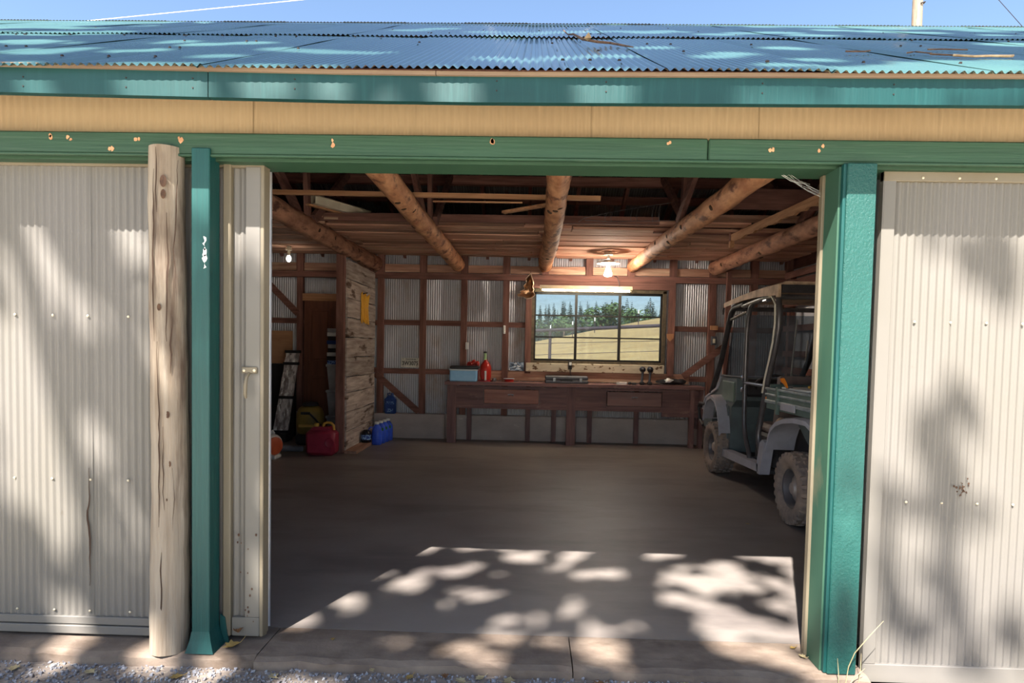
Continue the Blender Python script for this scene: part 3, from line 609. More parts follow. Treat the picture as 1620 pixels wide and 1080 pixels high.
sc2.build('handle_bolts', 'screw_metal', hnd)
tk = MB()
for i in range(14):
    x, z = random.uniform(-1.45, -1.33), random.uniform(.1, .55); s_ = random.uniform(.002, .006)
    tk.prism([(x + s_ * cos(t), z + s_ * 1.5 * sin(t)) for t in [2 * pi * q / 6 for q in range(6)]], 3.0795, 3.081, 'y')
tk.build('mud_specks', 'knot', d1)['kind'] = 'stuff'

d2 = root('door_2', (2.9, 3.08, -.09))
me = corr_mesh(.84, 2.34, .0365, .0045, 'cream_metal', rows=6, wob=.003)
for k in range(4): inst('corrugated_sheet', me, Matrix.Translation((1.70 + k * .82, 3.072 - (.003 if k % 2 else 0), 0.0)), d2)
MB().box(1.655, 4.95, 3.079, 3.088, -.08, 2.37).build('door_backing', 'cream_trim', d2)
MB().rbox(1.65, 4.95, 3.052, 3.085, 2.322, 2.368, .003).build('top_trim', 'cream_trim', d2)
MB().rbox(1.655, 4.95, 3.056, 3.085, -.086, .004, .003).build('bottom_trim', 'cream_metal', d2)
MB().rbox(1.653, 1.712, 3.055, 3.085, .004, 2.325, .003).build('edge_stile', 'cream_metal', d2)
MB().box(1.650, 1.655, 3.055, 3.088, -.086, 2.368).build('door_edge', 'cream_metal', d2)
for z in (2.338, 1.665, .80):
    for k in range(6): screw(1.83 + k * .168, 3.052 if z > 2.3 else 3.067, z, d2)
tk = MB()
for i in range(26):
    x, z = 2.095 + random.gauss(0, .013), .876 + random.gauss(0, .022); s_ = random.uniform(.0015, .005)
    tk.prism([(x + s_ * cos(t), z + s_ * 1.3 * sin(t)) for t in [2 * pi * q / 6 for q in range(6)]], 3.0655, 3.067, 'y')
tk.build('rust_spots', 'knot', d2)['kind'] = 'stuff'

# ---------------------------------------------------------------- log ceiling beams
names = ['peeled log ceiling beam above the plank partition, leftmost', 'peeled log ceiling beam between partition and door centre, reddish flaked bark',
         'peeled log ceiling beam at the middle, pointing down to the tree-shaped pan', 'peeled log ceiling beam ending just right of the hanging bulb', 'dark log ceiling beam above the utility vehicle']
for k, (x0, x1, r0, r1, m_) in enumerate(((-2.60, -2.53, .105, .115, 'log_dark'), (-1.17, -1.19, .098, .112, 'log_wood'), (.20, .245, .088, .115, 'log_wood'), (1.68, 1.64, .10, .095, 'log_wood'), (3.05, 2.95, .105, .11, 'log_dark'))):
    b = MB(); n = 46; pts = []; rs = []; rr = random.Random(k + 3)
    for i in range(n):
        t = i / (n - 1); y = 3.36 + (10.29 - 3.36) * t
        pts.append((x0 + (x1 - x0) * t + .012 * sin(t * 7 + k * 2), y, 2.845 + .010 * sin(t * 5 + k))); rs.append((r0 + (r1 - r0) * t) * (1 + rr.uniform(-.025, .025)))
    b.tube(pts, rs, 18, wob=.14, seed=k + 4)
    root_ = thing('log_beam', (0.5 * (x0 + x1), 6.8, 2.74), names[k], 'beam', 'log ceiling beams')
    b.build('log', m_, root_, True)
    kb = MB()
    for q in range(9):
        y = rr.uniform(3.9, 9.8); t = (y - 3.36) / 6.93; a = rr.uniform(pi * .95, pi * 2.05); r_ = (r0 + (r1 - r0) * t)
        c_ = Vector((x0 + (x1 - x0) * t + .012 * sin(t * 7 + k * 2), y, 2.845 + .01 * sin(t * 5 + k))); d_ = Vector((cos(a), 0, sin(a)))
        Mx = d_.to_track_quat('Z', 'Y').to_matrix().to_4x4(); Mx.translation = c_ + d_ * (r_ * .97)
        kb.lathe([(.028, -.01), (.024, .006), (.012, .010), (.002, .008)], 9, Mx)
    kb.build('knots', 'knot', root_, True)['kind'] = 'stuff'
# fan struts over the beams up to the roof
for x in (-2.58, -1.18, .22, 1.66, 3.0):
    tr_ = thing('roof_truss_struts', (x, 7.2, 2.93), 'fan of dark struts rising from the %s log beam to the roof' % {-2.58: 'leftmost', -1.18: 'second', .22: 'middle', 1.66: 'fourth', 3.0: 'rightmost'}[x], 'strut', 'roof struts')
    if abs(x - .22) < .01:
        plank('post', 'redwood_z', (x, 7.2, 2.95), (x, 7.02, 4.72), .04, .10, up=(0, 1, 0), parent=tr_); continue
    plank('post', 'redwood_z', (x + .03, 7.2, 2.93), (x + .03, 7.02, 4.72), .05, .10, up=(0, 1, 0), parent=tr_)
    plank('diagonal', 'redwood_y', (x - .03, 7.15, 2.93), (x - .03, 5.4, 3.85), .05, .11, parent=tr_)
    plank('diagonal', 'redwood_y', (x + .08, 7.25, 2.93), (x + .08, 8.6, 3.82), .05, .11, parent=tr_)

# ---------------------------------------------------------------- odds and ends lying up on the beams
def lay(name, m, p0, p1, wd, th, label, cat, **k):
    o = plank(name, m, p0, p1, wd, th, **k); return tag(o, label, cat)
lay('wood_lath', 'pine_x', (-3.1, 6.19, 2.985), (.66, 6.2, 2.965), .035, .045, 'long thin pale lath lying across the log beams', 'lath')
lay('wood_lath', 'pine_x', (-.30, 6.74, 2.935), (.30, 6.24, 2.935), .06, .025, 'short pale stick under the long lath beside the middle beam', 'lath')
lay('wood_lath', 'pine_x', (-1.0, 6.42, 2.965), (-.1, 6.40, 2.96), .03, .012, 'thin pale splinter strip below the long lath', 'lath')
lay('wood_board', 'redwood_x', (1.9, 6.55, 3.06), (4.0, 6.55, 3.06), .05, .20, 'wide dark red board across the beams at upper right', 'board')
lay('wood_board', 'loft_x', (1.7, 7.45, 3.05), (4.05, 7.45, 3.05), .20, .045, 'lighter reddish board behind the wide dark one at upper right', 'board')
hb = thing('bark_edged_board', (2.52, 6.9, 2.82), 'hanging reddish board with ragged bark edge at upper right of the doorway', 'board')
b = MB(); n = 34; rr = random.Random(9)
for i in range(n + 1):
    t = i / n; y = 5.6 + (7.9 - 5.6) * t; x = 2.60 - .15 * t; e = rr.uniform(0, .028)
    b.v += [(x - .016, y, 2.845 + e), (x + .016, y, 2.845 + e), (x + .016, y, 2.945), (x - .016, y, 2.945)]
for i in range(n):
    for q in range(4): a = i * 4 + q; c_ = i * 4 + (q + 1) % 4; b.f.append((a, c_, c_ + 4, a + 4))
b.f += [(3, 2, 1, 0), (n * 4, n * 4 + 1, n * 4 + 2, n * 4 + 3)]
b.build('board', 'pine_y', hb)
MB().box(2.43, 2.46, 7.86, 7.92, 2.80, 3.35).build('hanger', 'redwood_z', hb)
MB().box(2.42, 2.47, 7.83, 7.88, 2.78, 2.86).build('end_block', 'pine_y', hb)
MB().box(2.585, 2.61, 5.7, 5.75, 2.94, 3.9).build('hanger', 'redwood_z', hb)
gt = thing('metal_gutter', (-2.4, 7.55, 3.0), 'short beige metal gutter length lying on the loft edge at left', 'gutter')
g0, g1 = Vector((-2.50, 7.15, 3.085)), Vector((-2.08, 7.95, 3.085))
b = MB(); dv = (g1 - g0).normalized(); sd_ = dv.cross(Vector((0, 0, 1)))
prof = [(-.075, .14), (-.075, .0), (.075, .0), (.075, .075), (.09, .085)]
for p in (g0, g1): b.v += [tuple(p + sd_ * a + Vector((0, 0, z_))) for a, z_ in prof] + [tuple(p + sd_ * (a * .97) + Vector((0, 0, z_ + .004))) for a, z_ in prof]
for k in range(4):
    b.f.append((k, k + 1, k + 11, k + 10)); b.f.append((k + 6, k + 5, k + 15, k + 16))
b.f += [(0, 10, 15, 5), (4, 9, 19, 14)]
mat('beige_metal', (236, 226, 204), (216, 202, 178), sc=(5, 5, 5), rough=.5, metal=.1)
b.build('channel', 'beige_metal', gt)
MB().bar(g0 + Vector((-.03, -.03, -.012)), g1 + Vector((0, 0, -.012)), .05, .02).build('support_lath', 'pine_y', gt)
b = MB()
wa = [(.62, 7.5, 3.045), (.9, 7.5, 3.11), (1.2, 7.52, 3.17), (1.62, 7.5, 3.235)]; wb_ = [(.62, 7.5, 3.02), (.9, 7.5, 3.005), (1.2, 7.52, 3.02), (1.7, 7.5, 3.03)]
b.tube(wa, .003, 5).tube(wb_, .003, 5)
for t in (.25, .32, .55, .62, .8, .88):
    xa = .62 + 1.0 * t; za = 3.045 + .19 * t
    b.tube([(xa - .01, 7.5, 3.012), (xa - .02, 7.49, za * .5 + 1.5), (xa, 7.5, za)], .0028, 5)
b.tube([(.55, 7.5, 3.0), (.62, 7.5, 3.045)], .0028, 5)
tag(b.build('wire_panel', 'steel_dull'), 'bent thin wire panel standing on the loft edge right of the middle beam', 'wire')

# ---------------------------------------------------------------- workbench
wbch = thing('workbench', (.72, 10.05, 0), 'long dark wooden workbench under the window with two drawers', 'workbench')
BT = .965
for k, (y0, y1) in enumerate(((9.84, 10.0), (10.005, 10.15), (10.155, 10.275))):
    plank('top_plank', 'bench_x', (-1.31, (y0 + y1) / 2, BT - .025), (2.73, (y0 + y1) / 2, BT - .025), y1 - y0, .05, parent=wbch, rough=.008)
MB().box(-1.27, -.70, 9.89, 9.915, .60, .905).build('apron_board', 'bench_x', wbch)
MB().box(.175, 1.225, 9.89, 9.915, .60, .905).build('apron_board', 'bench_x', wbch)
MB().box(2.09, 2.66, 9.89, 9.915, .48, .905).build('apron_board', 'bench_x', wbch)
MB().box(-1.27, 2.66, 9.895, 9.918, .55, .63).build('lower_rail', 'bench_x', wbch)
MB().box(-.70, .175, 9.90, 9.915, .86, .905).build('upper_rail', 'bench_x', wbch)
MB().box(1.225, 2.09, 9.90, 9.915, .87, .905).build('upper_rail', 'bench_x', wbch)
MB().box(-1.27, -1.24, 9.915, 10.26, .58, .91).build('end_panel', 'bench_y', wbch)
MB().box(2.62, 2.65, 9.915, 10.26, .3, .91).build('end_panel', 'bench_y', wbch)
for x0, x1, y0 in ((-1.27, -1.13, 9.875), (.605, .745, 9.875), (2.52, 2.59, 9.87), (2.66, 2.72, 9.86)):
    plank('leg', 'bench_z', ((x0 + x1) / 2, y0 + .045, 0), ((x0 + x1) / 2, y0 + .045, .91), x1 - x0, .09, up=(0, 1, 0), parent=wbch, rough=.01)
for x in (-.95, .0, .42, 1.0, 1.75):
    plank('support', 'bench_z', (x, 10.22, .0), (x, 10.22, .915), .075, .05, up=(0, 1, 0), parent=wbch)
mat('drawer_wood', (172, 118, 102), (146, 98, 86), sc=(2, 20, 20), c3=(150, 110, 96), sc3=(5, 9, 9), lo3=.62, hi3=.72, rough=.55)
mat('drawer_wood_dark', (146, 112, 106), (128, 96, 92), sc=(2, 20, 20), rough=.55)
for x0, x1, m_, hx in ((-.69, .165, 'drawer_wood', -.27), (1.235, 2.08, 'drawer_wood_dark', 1.66)):
    dr = MB().rbox(x0, x1, 9.872, 9.90, .635, .858, .006).box(x0 + .02, x1 - .02, 9.90, 10.2, .65, .83).build('drawer', m_, wbch)
    h = MB()
    for i in range(8):
        a0, a1 = pi * i / 8, pi * (i + 1) / 8
        h.add([(hx - .04 * cos(a0), 9.872, .755 + .026 * sin(a0)), (hx - .04 * cos(a1), 9.872, .755 + .026 * sin(a1)), (hx - .034 * cos(a1), 9.845, .752 + .02 * sin(a1)), (hx - .034 * cos(a0), 9.845, .752 + .02 * sin(a0))], [(0, 1, 2, 3)])
    h.box(hx - .05, hx + .05, 9.868, 9.873, .775, .785)
    h.build('cup_pull', 'steel_dull', dr)

# ---------------------------------------------------------------- things on and above the bench
mat('cooler_blue', (156, 208, 246), (140, 196, 238), sc=(8, 8, 8), rough=.45)
mat('cooler_pale', (206, 218, 226), rough=.45)
co = thing('cooler_box', (-1.03, 10.03, BT), 'small light blue box with black lid at the left end of the bench', 'cooler')
MB().rbox(-1.245, -.815, 9.92, 10.15, BT, BT + .185, .015).build('tub', 'cooler_blue', co)
MB().rbox(-1.25, -.81, 9.915, 10.155, BT + .17, BT + .195, .006).build('rim', 'cooler_pale', co)
MB().rbox(-1.24, -.79, 9.915, 10.16, BT + .195, BT + .245, .012).build('lid', 'black_plastic', co)
mat('red_plastic', (196, 52, 40), (176, 42, 36), sc=(8, 8, 8), rough=.3)
mat('red_dull', (170, 40, 50), rough=.35)
rj = thing('red_jug', (-.69, 10.12, BT), 'round red jug with pale green neck and black cap behind the blue box', 'jug')
MB().lathe([(.045, 0), (.075, .01), (.09, .06), (.092, .16), (.086, .22), (.06, .275), (.03, .31), (.024, .33)], 22, Matrix.Translation((-.69, 10.12, BT + .02))).build('jug_body', 'red_plastic', rj, True)
mat('pale_green', (170, 206, 150), rough=.4)
MB().lathe([(.026, 0), (.022, .03), (.02, .11)], 14, Matrix.Translation((-.70, 10.12, BT + .345))).build('neck', 'pale_green', rj, True)
MB().lathe([(.026, 0), (.026, .02), (.02, .028)], 14, Matrix.Translation((-.70, 10.12, BT + .452))).build('cap', 'black_plastic', rj)
MB().lathe([(.10, 0), (.10, .018), (.085, .022)], 20, Matrix.Translation((-.69, 10.12, BT))).build('base', 'red_dull', rj)
MB().rbox(-.70, -.67, 10.02, 10.032, BT + .02, BT + .17, .004).build('label_strip', 'white_plastic', rj)
tag(MB().blob((-.89, 10.22, BT + .29), (.045, .04, .045), 10, 7, .4, 1).blob((-.95, 10.22, BT + .27), (.05, .04, .04), 10, 7, .4, 2).blob((-.83, 10.22, BT + .275), (.035, .035, .045), 10, 7, .4, 3).box(-1.0, -.80, 10.19, 10.25, BT + .245, BT + .26).box(-1.0, -.80, 10.20, 10.25, BT, BT + .245).build('red_cloth', 'red_plastic', None, True), 'glossy red bundle just behind the lid of the blue box', 'bundle')
tag(MB().lathe([(.028, 0), (.033, .01), (.034, .05), (.028, .056), (.02, .06)], 16, Matrix.Translation((-.545, 10.08, BT))).build('glass_jar', 'steel_dull', None, True), 'tiny grey jar right of the red jug on the bench', 'jar')
rt = thing('red_dish', (-.31, 10.08, BT), 'small red dish on the bench left of the black case', 'dish')
MB().lathe([(.06, 0), (.085, .008), (.075, .014), (.07, .035), (.088, .05)], 20, Matrix.Translation((-.31, 10.08, BT))).build('dish_body', 'red_plastic', rt, True)
MB().lathe([(.088, 0), (.09, .004), (.08, .006)], 20, Matrix.Translation((-.31, 10.08, BT + .05))).build('dish_rim', 'cooler_pale', rt, True)
mat('photo_print', (150, 172, 196), (40, 52, 74), sc=(16, 16, 26), lo=.45, hi=.55, c3=(232, 236, 240), sc3=(14, 14, 30), lo3=.56, hi3=.6, rough=.4)
tag(MB().rbox(-.315, -.08, 10.30, 10.308, 1.14, 1.277, .002).build('picture_card', 'photo_print'), 'small blue and white picture card leaning beside the sill board', 'card')
tc = thing('tool_case', (.60, 10.03, BT), 'flat black plastic tool case lying on the bench', 'case')
mat('case_grey', (86, 88, 96), (66, 68, 76), sc=(7, 7, 7), rough=.45)
MB().rbox(.262, .94, 9.94, 10.16, BT, BT + .055, .012).build('case_base', 'case_grey', tc)
MB().rbox(.265, .937, 9.945, 10.155, BT + .058, BT + .118, .014).build('case_lid', 'case_grey', tc)
MB().tube([(.51, 9.94, BT + .045), (.52, 9.922, BT + .05), (.68, 9.922, BT + .05), (.69, 9.94, BT + .045)], .008, 8).build('handle', 'black_plastic', tc, True)
for x in (.385, .80): MB().rbox(x, x + .045, 9.932, 9.946, BT + .03, BT + .085, .004).build('latch', 'steel_dull', tc)
tag(MB().rbox(1.385, 1.545, 9.94, 9.99, BT, BT + .042, .004).build('white_carton', 'white_plastic'), 'small white carton lying on the bench right of the case', 'carton')
tag(MB().rbox(1.57, 1.62, 9.97, 10.02, BT, BT + .045, .01).rbox(1.63, 1.70, 9.97, 10.02, BT, BT + .035, .01).build('black_charger', 'black_plastic'), 'low black plastic piece beside the white carton', 'charger')
for x, lb in ((1.80, 'left black bulbous drill handle standing on the bench'), (1.92, 'right black bulbous drill handle standing on the bench')):
    g = thing('cordless_drill', (x, 10.05, BT), lb, 'drill', 'drills on the bench')
    MB().rbox(x - .035, x + .03, 10.0, 10.10, BT, BT + .05, .01).build('battery', 'black_plastic', g)
    MB().tube([(x - .005, 10.05, BT + .045), (x, 10.05, BT + .12), (x + .004, 10.05, BT + .21)], [.022, .018, .022], 10).build('grip', 'case_grey', g, True)
    MB().blob((x + .004, 10.06, BT + .245), (.05, .085, .046), 12, 8).build('motor_housing', 'black_plastic', g, True)
bc = thing('dark_bag', (2.24, 10.03, BT), 'crumpled dark bag with pale lining at the right of the bench', 'bag')
MB().blob((2.24, 10.03, BT + .06), (.22, .10, .045), 16, 8, .35, 5).blob((2.40, 10.03, BT + .06), (.09, .08, .045), 12, 7, .3, 6).build('bag_body', 'black_plastic', bc, True)
MB().blob((2.2, 9.97, BT + .08), (.07, .05, .035), 12, 7, .5, 8).build('lining', 'white_plastic', bc, True)
# license plate
mat('plate_white', (224, 222, 210), (206, 202, 190), sc=(20, 20, 20), rough=.5)
mat('plate_ink', (52, 48, 46), rough=.6)
pt = thing('license_plate', (-1.94, 10.31, 1.155), 'bent white license plate reading 3W3075 on the corrugated wall', 'license plate')
MB().rbox(-2.095, -1.79, 10.316, 10.320, 1.158, 1.312, .002).tube([(-2.09, 10.316, 1.16), (-1.795, 10.316, 1.16), (-1.795, 10.316, 1.31), (-2.09, 10.316, 1.31), (-2.09, 10.316, 1.16)], .003, 6).build('plate', 'plate_white', pt)
def text(body, size, loc, parent, m, name='lettering', ext=.0015, sx=1.0):
    cu = bpy.data.curves.new(name, 'FONT'); cu.body = body; cu.size = size; cu.align_x = 'CENTER'; cu.align_y = 'CENTER'; cu.extrude = ext; cu.offset = size * .02
    t = bpy.data.objects.new(name, cu); COL.objects.link(t)
    bpy.context.view_layer.update()
    me = bpy.data.meshes.new_from_object(t.evaluated_get(bpy.context.evaluated_depsgraph_get()))
    bpy.data.objects.remove(t); me.materials.append(MATS[m])
    for v in me.vertices: v.co = Vector((v.co.x * sx, -v.co.z, v.co.y))
    o = bpy.data.objects.new(name, me); COL.objects.link(o); o.location = loc; attach(o, parent); return o
text('3W3075', .092, (-1.945, 10.3135, 1.222), pt, 'plate_ink', sx=.82)
text('CALIFORNIA', .03, (-1.93, 10.3135, 1.287), pt, 'plate_ink')
b = MB()
for x, z in ((-2.06, 1.295), (-1.83, 1.297), (-2.06, 1.172), (-1.83, 1.172)): b.cyl((x, 10.3165, z), (x, 10.313, z), .007, .006, 8)
b.build('bolts', 'nail_dark', pt)['kind'] = 'stuff'
# outlets and small wall fittings
tag(MB().rbox(-1.035, -.99, 10.27, 10.297, 1.47, 1.585, .004).box(-1.018, -1.007, 10.268, 10.271, 1.545, 1.56).box(-1.018, -1.007, 10.268, 10.271, 1.495, 1.51).build('wall_switch', 'white_plastic'), 'white switch box on the stud above the blue box', 'switch')
tag(MB().rbox(-.425, -.39, 10.262, 10.297, 1.735, 1.87, .005).cyl((-.407, 10.262, 1.77), (-.407, 10.25, 1.765), .008, .006, 8).build('wall_switch', 'white_plastic'), 'slim pale fitting high on the stud left of the window', 'switch')
oe = thing('power_outlet', (.67, 10.25, 1.16), 'dark outlet box with white face on the sill board', 'outlet')
MB().rbox(.64, .70, 10.24, 10.265, 1.18, 1.31, .004).build('box', 'window_dark', oe)
MB().rbox(.648, .692, 10.232, 10.241, 1.245, 1.295, .003).build('face_plate', 'white_plastic', oe)
MB().tube([(.67, 10.24, 1.19), (.672, 10.22, 1.12), (.70, 10.2, 1.05), (.76, 10.18, BT + .01)], .006, 6).build('plug_cord', 'black_plastic', oe, True)
tag(MB().prism([(2.21, 1.786), (2.322, 1.788), (2.318, 1.72), (2.265, 1.662), (2.215, 1.72)], 10.255, 10.272, 'y').build('wood_shingle', 'pine_z'), 'small pointed pale wood piece on the stud right of the window', 'shingle')
tag(MB().rbox(2.90, 3.02, 10.23, 10.27, 1.86, 1.93, .005).build('wood_offcut', 'pine_z'), 'pale wooden offcut nailed to the stud beside the vehicle', 'offcut')
jb = thing('junction_box', (2.97, 10.25, 1.6), 'small metal junction box on the stud under the pale offcut', 'box')
MB().rbox(2.92, 3.0, 10.23, 10.285, 1.62, 1.76, .005).build('box', 'case_grey', jb)
MB().rbox(2.94, 2.98, 10.222, 10.231, 1.65, 1.72, .003).build('cover', 'beige_metal', jb)
tag(plank('wood_post', 'redwood_z', (2.99, 9.75, 0.0), (3.02, 9.75, 2.72), .07, .05, up=(0, 1, 0)), 'slim wooden upright standing in front of the back wall behind the vehicle', 'post')

# ---------------------------------------------------------------- lights in the shed
mat('lamp_shade', (206, 196, 168), (190, 178, 150), sc=(9, 9, 9), rough=.45)
mat('tube_glow', (250, 244, 224), rough=.4, emit=(255, 247, 226), es=44.0)
fx = thing('tube_light', (.88, 10.16, 2.42), 'long beige fluorescent tube fixture mounted above the window', 'lamp')
MB().prism([(10.29, 2.52), (10.08, 2.515), (10.04, 2.455), (10.05, 2.45), (10.09, 2.505), (10.28, 2.51)], .15, 1.61, 'x').build('reflector', 'lamp_shade', fx)
MB().cyl((.19, 10.10, 2.447), (1.57, 10.10, 2.447), .019, n=14).build('tube', 'tube_glow', fx, True)
for x in (.175, 1.585): MB().rbox(x - .015, x + .015, 10.07, 10.13, 2.425, 2.50, .004).build('lamp_holder', 'lamp_shade', fx)
MB().tube([(1.41, 10.09, 2.46), (1.40, 10.06, 2.56), (1.37, 10.1, 2.66), (1.35, 10.3, 2.7)], .006, 6).build('power_cord', 'black_plastic', fx, True)
mat('bulb_glow', (255, 248, 236), rough=.3, emit=(255, 240, 220), es=240.0)
mat('bulb_dim', (255, 248, 236), rough=.3, emit=(255, 240, 220), es=25.0)
mat('porcelain', (224, 216, 200), rough=.35)
bl = thing('bulb_lamp', (1.15, 9.5, 2.60), 'ceiling bulb lamp with white flared shade hanging in front of the window', 'lamp')
MB().lathe([(.07, 0), (.065, .03), (.04, .05)], 18, Matrix.Translation((1.15, 9.5, 2.915))).build('ceiling_rose', 'porcelain', bl, True)
MB().cyl((1.15, 9.5, 2.86), (1.15, 9.5, 2.92), .02).build('stem', 'porcelain', bl, True)
MB().lathe([(.172, -.012), (.17, .0), (.09, .022), (.035, .04), (.03, .036), (.085, .014), (.165, -.012)], 26, Matrix.Translation((1.15, 9.5, 2.80)), False).build('shade', 'porcelain', bl, True)
MB().lathe([(.024, .20), (.026, .18), (.026, .15), (.03, .12), (.052, .05), (.06, .03), (.06, .018), (.045, .002), (.001, 0)], 20, Matrix.Translation((1.15, 9.5, 2.60))).build('bulb', 'bulb_glow', bl, True)
lb_ = thing('socket_lamp', (-3.65, 9.5, 2.70), 'bare bulb in a small socket high above the leaning door at left', 'lamp')
MB().lathe([(.05, 0), (.045, .03), (.025, .06)], 14, Matrix.Translation((-3.65, 9.5, 2.91))).cyl((-3.65, 9.5, 2.83), (-3.65, 9.5, 2.92), .022).build('socket', 'porcelain', lb_, True)
MB().blob((-3.65, 9.5, 2.785), (.035, .035, .05), 12, 8).build('bulb', 'bulb_dim', lb_, True)
# tree-shaped copper pan
tp = thing('tree_shaped_pan', (-.06, 10.02, 2.28), 'copper coloured fir-tree shaped baking pan hanging left of the window', 'pan')
prof = [(-.055, 2.285), (.02, 2.30), (.055, 2.325), (.075, 2.35), (.045, 2.40), (.06, 2.43), (.04, 2.48), (.055, 2.53), (.035, 2.59), (.0, 2.685), (-.03, 2.65), (-.075, 2.60), (-.06, 2.545), (-.11, 2.49), (-.09, 2.44), (-.165, 2.40), (-.15, 2.37), (-.21, 2.355), (-.19, 2.32), (-.10, 2.31)]
mat('copper_tin', (188, 148, 112), (150, 110, 82), sc=(14, 14, 14), rough=.28, metal=.75)
b = MB(); n = len(prof); cx = sum(p[0] for p in prof) / n; cz = sum(p[1] for p in prof) / n
for s_, y in ((1.0, 10.0), (.92, 9.995), (.84, 10.035), (.55, 10.06), (.25, 10.05)):
    b.v += [(cx + (p[0] - cx) * s_, y, cz + (p[1] - cz) * s_) for p in prof]
for r in range(4):
    for k in range(n): b.f.append((r * n + k, r * n + (k + 1) % n, (r + 1) * n + (k + 1) % n, (r + 1) * n + k))
b.f.append(tuple(4 * n + k for k in range(n))); b.build('pan', 'copper_tin', tp, True)
MB().tube([(p[0], 10.0, p[1]) for p in prof] + [(prof[0][0], 10.0, prof[0][1])], .004, 6).build('rim', 'beige_metal', tp, True)
MB().tube([(.0, 10.0, 2.68), (.0, 10.02, 2.72), (.0, 10.26, 2.73)], .003, 6).build('hook', 'nail_dark', tp)

# ---------------------------------------------------------------- left corner: cord, bottles, cans, leaning things
mat('yellow_cord', (246, 190, 60), (236, 172, 44), sc=(30, 30, 8), rough=.5)
yc = thing('extension_cord', (-2.47, 9.47, 1.83), 'bundled yellow extension cord hanging on the plank partition', 'cord')
rr = random.Random(8)
for k in range(9):
    y = 9.34 + .032 * k; x = -2.495 + .018 * (k % 3); b = MB()
    z0, z1 = 1.85 + rr.uniform(-.03, .04), 2.27 + rr.uniform(-.03, .02)
    b.tube([(x, y + rr.uniform(-.02, .02), z1 - .02), (x + .008, y + .012, z1), (x + .004, y + .02, z1 - .02), (x, 9.47 + (y - 9.47) * .75, 2.07), (x, y + .02, z0 + .02), (x + .008, y + .01, z0), (x, y, z0 + .02), (x - .004, 9.46 + (y - 9.47) * .75, 2.05), (x, y - .004, z1 - .025)], .0085, 7)
    b.build('loop', 'yellow_cord', yc, True)
MB().tube([(-2.51, 9.36, 2.06), (-2.46, 9.36, 2.055), (-2.45, 9.47, 2.065), (-2.46, 9.59, 2.055), (-2.51, 9.59, 2.06)], .008, 7).build('tie', 'yellow_cord', yc, True)
MB().cyl((-2.53, 9.47, 2.275), (-2.44, 9.47, 2.29), .008).build('nail', 'nail_dark', yc)
mat('blue_bottle', (66, 104, 231), (48, 80, 190), sc=(8, 8, 8), rough=.35)
mat('deep_blue', (34, 66, 130), (26, 54, 112), sc=(8, 8, 8), rough=.35)
mat('green_label', (62, 128, 82), rough=.5)
mat('dark_liquid', (30, 26, 34), rough=.25)
lbl = ['front blue jug of the row on the sill plate by the partition', 'second blue jug in the row beside the partition', 'third blue jug in the row beside the partition', 'rearmost blue jug in the row beside the partition']
for k in range(4):
    x, y = -2.285 + .02 * k, 9.50 + .165 * k
    g = thing('blue_jug', (x, y, 0), lbl[k], 'jug', 'blue jugs by the partition')
    MB().lathe([(.062, 0), (.072, .012), (.074, .05), (.074, .20), (.066, .25), (.045, .285), (.03, .30), (.03, .315)], 18, Matrix.Translation((x, y, 0.0)) @ Matrix.Diagonal((1.05, .85, 1, 1))).build('jug_body', 'blue_bottle', g, True)
    MB().lathe([(.035, 0), (.035, .03), (.03, .034)], 14, Matrix.Translation((x, y, .312))).build('cap', 'white_plastic', g)
    if k: MB().rbox(x - .06, x + .06, y - .072, y - .064, .20, .245, .003).build('label', 'green_label', g)
db = thing('dark_bottle', (-2.43, 9.42, .04), 'dark bottle with blue label and blue handle in front of the blue jugs', 'bottle')
MB().lathe([(.065, 0), (.075, .012), (.075, .13), (.06, .17), (.035, .19)], 16, Matrix.Translation((-2.435, 9.45, .04))).build('bottle_body', 'dark_liquid', db, True)
mat('label_print', (150, 186, 226), (40, 70, 150), sc=(40, 40, 40), lo=.47, hi=.53, rough=.5)
MB().lathe([(.077, 0), (.077, .075)], 16, Matrix.Translation((-2.435, 9.45, .085)), False).build('label', 'label_print', db, True)
MB().tube([(-2.40, 9.45, .20), (-2.39, 9.45, .25), (-2.36, 9.45, .275), (-2.335, 9.45, .26)], .01, 8).build('handle', 'blue_bottle', db, True)
jg = thing('blue_can', (-2.24, 10.26, .40), 'flat dark blue oil jug standing on the footing under the diagonal brace', 'jug')
MB().rbox(-2.335, -2.145, 10.18, 10.275, .40, .655, .02).build('jug_body', 'deep_blue', jg)
MB().prism([(-2.31, .655), (-2.17, .655), (-2.2, .70), (-2.28, .70)], 10.20, 10.26, 'y').build('shoulder', 'deep_blue', jg)
MB().cyl((-2.215, 10.23, .70), (-2.215, 10.23, .735), .024, .022, 14).build('cap', 'deep_blue', jg)
MB().tube([(-2.28, 10.23, .69), (-2.29, 10.23, .725), (-2.245, 10.23, .735)], .009, 8).build('handle', 'deep_blue', jg, True)
b = MB()
for z, w_ in ((.585, .05), (.56, .06), (.47, .05), (.45, .055), (.43, .045)): b.box(-2.245 - w_, -2.235 + w_, 10.1785, 10.1805, z, z + .012)
b.build('label_print', 'label_print', jg)
mat('gas_red', (165, 46, 68), (132, 34, 54), sc=(4, 4, 4), rough=.45)
mat('gas_yellow', (206, 158, 66), rough=.5)
gc = thing('gas_can', (-2.80, 8.55, 0), 'dark red plastic fuel can with tan handle beside the partition post', 'gas can')
MB().rbox(-3.0, -2.60, 8.40, 8.66, 0, .34, .045).build('can_body', 'gas_red', gc, True)
MB().prism([(-2.96, .33), (-2.64, .33), (-2.70, .385), (-2.90, .385)], 8.45, 8.61, 'y').build('shoulder', 'gas_red', gc)
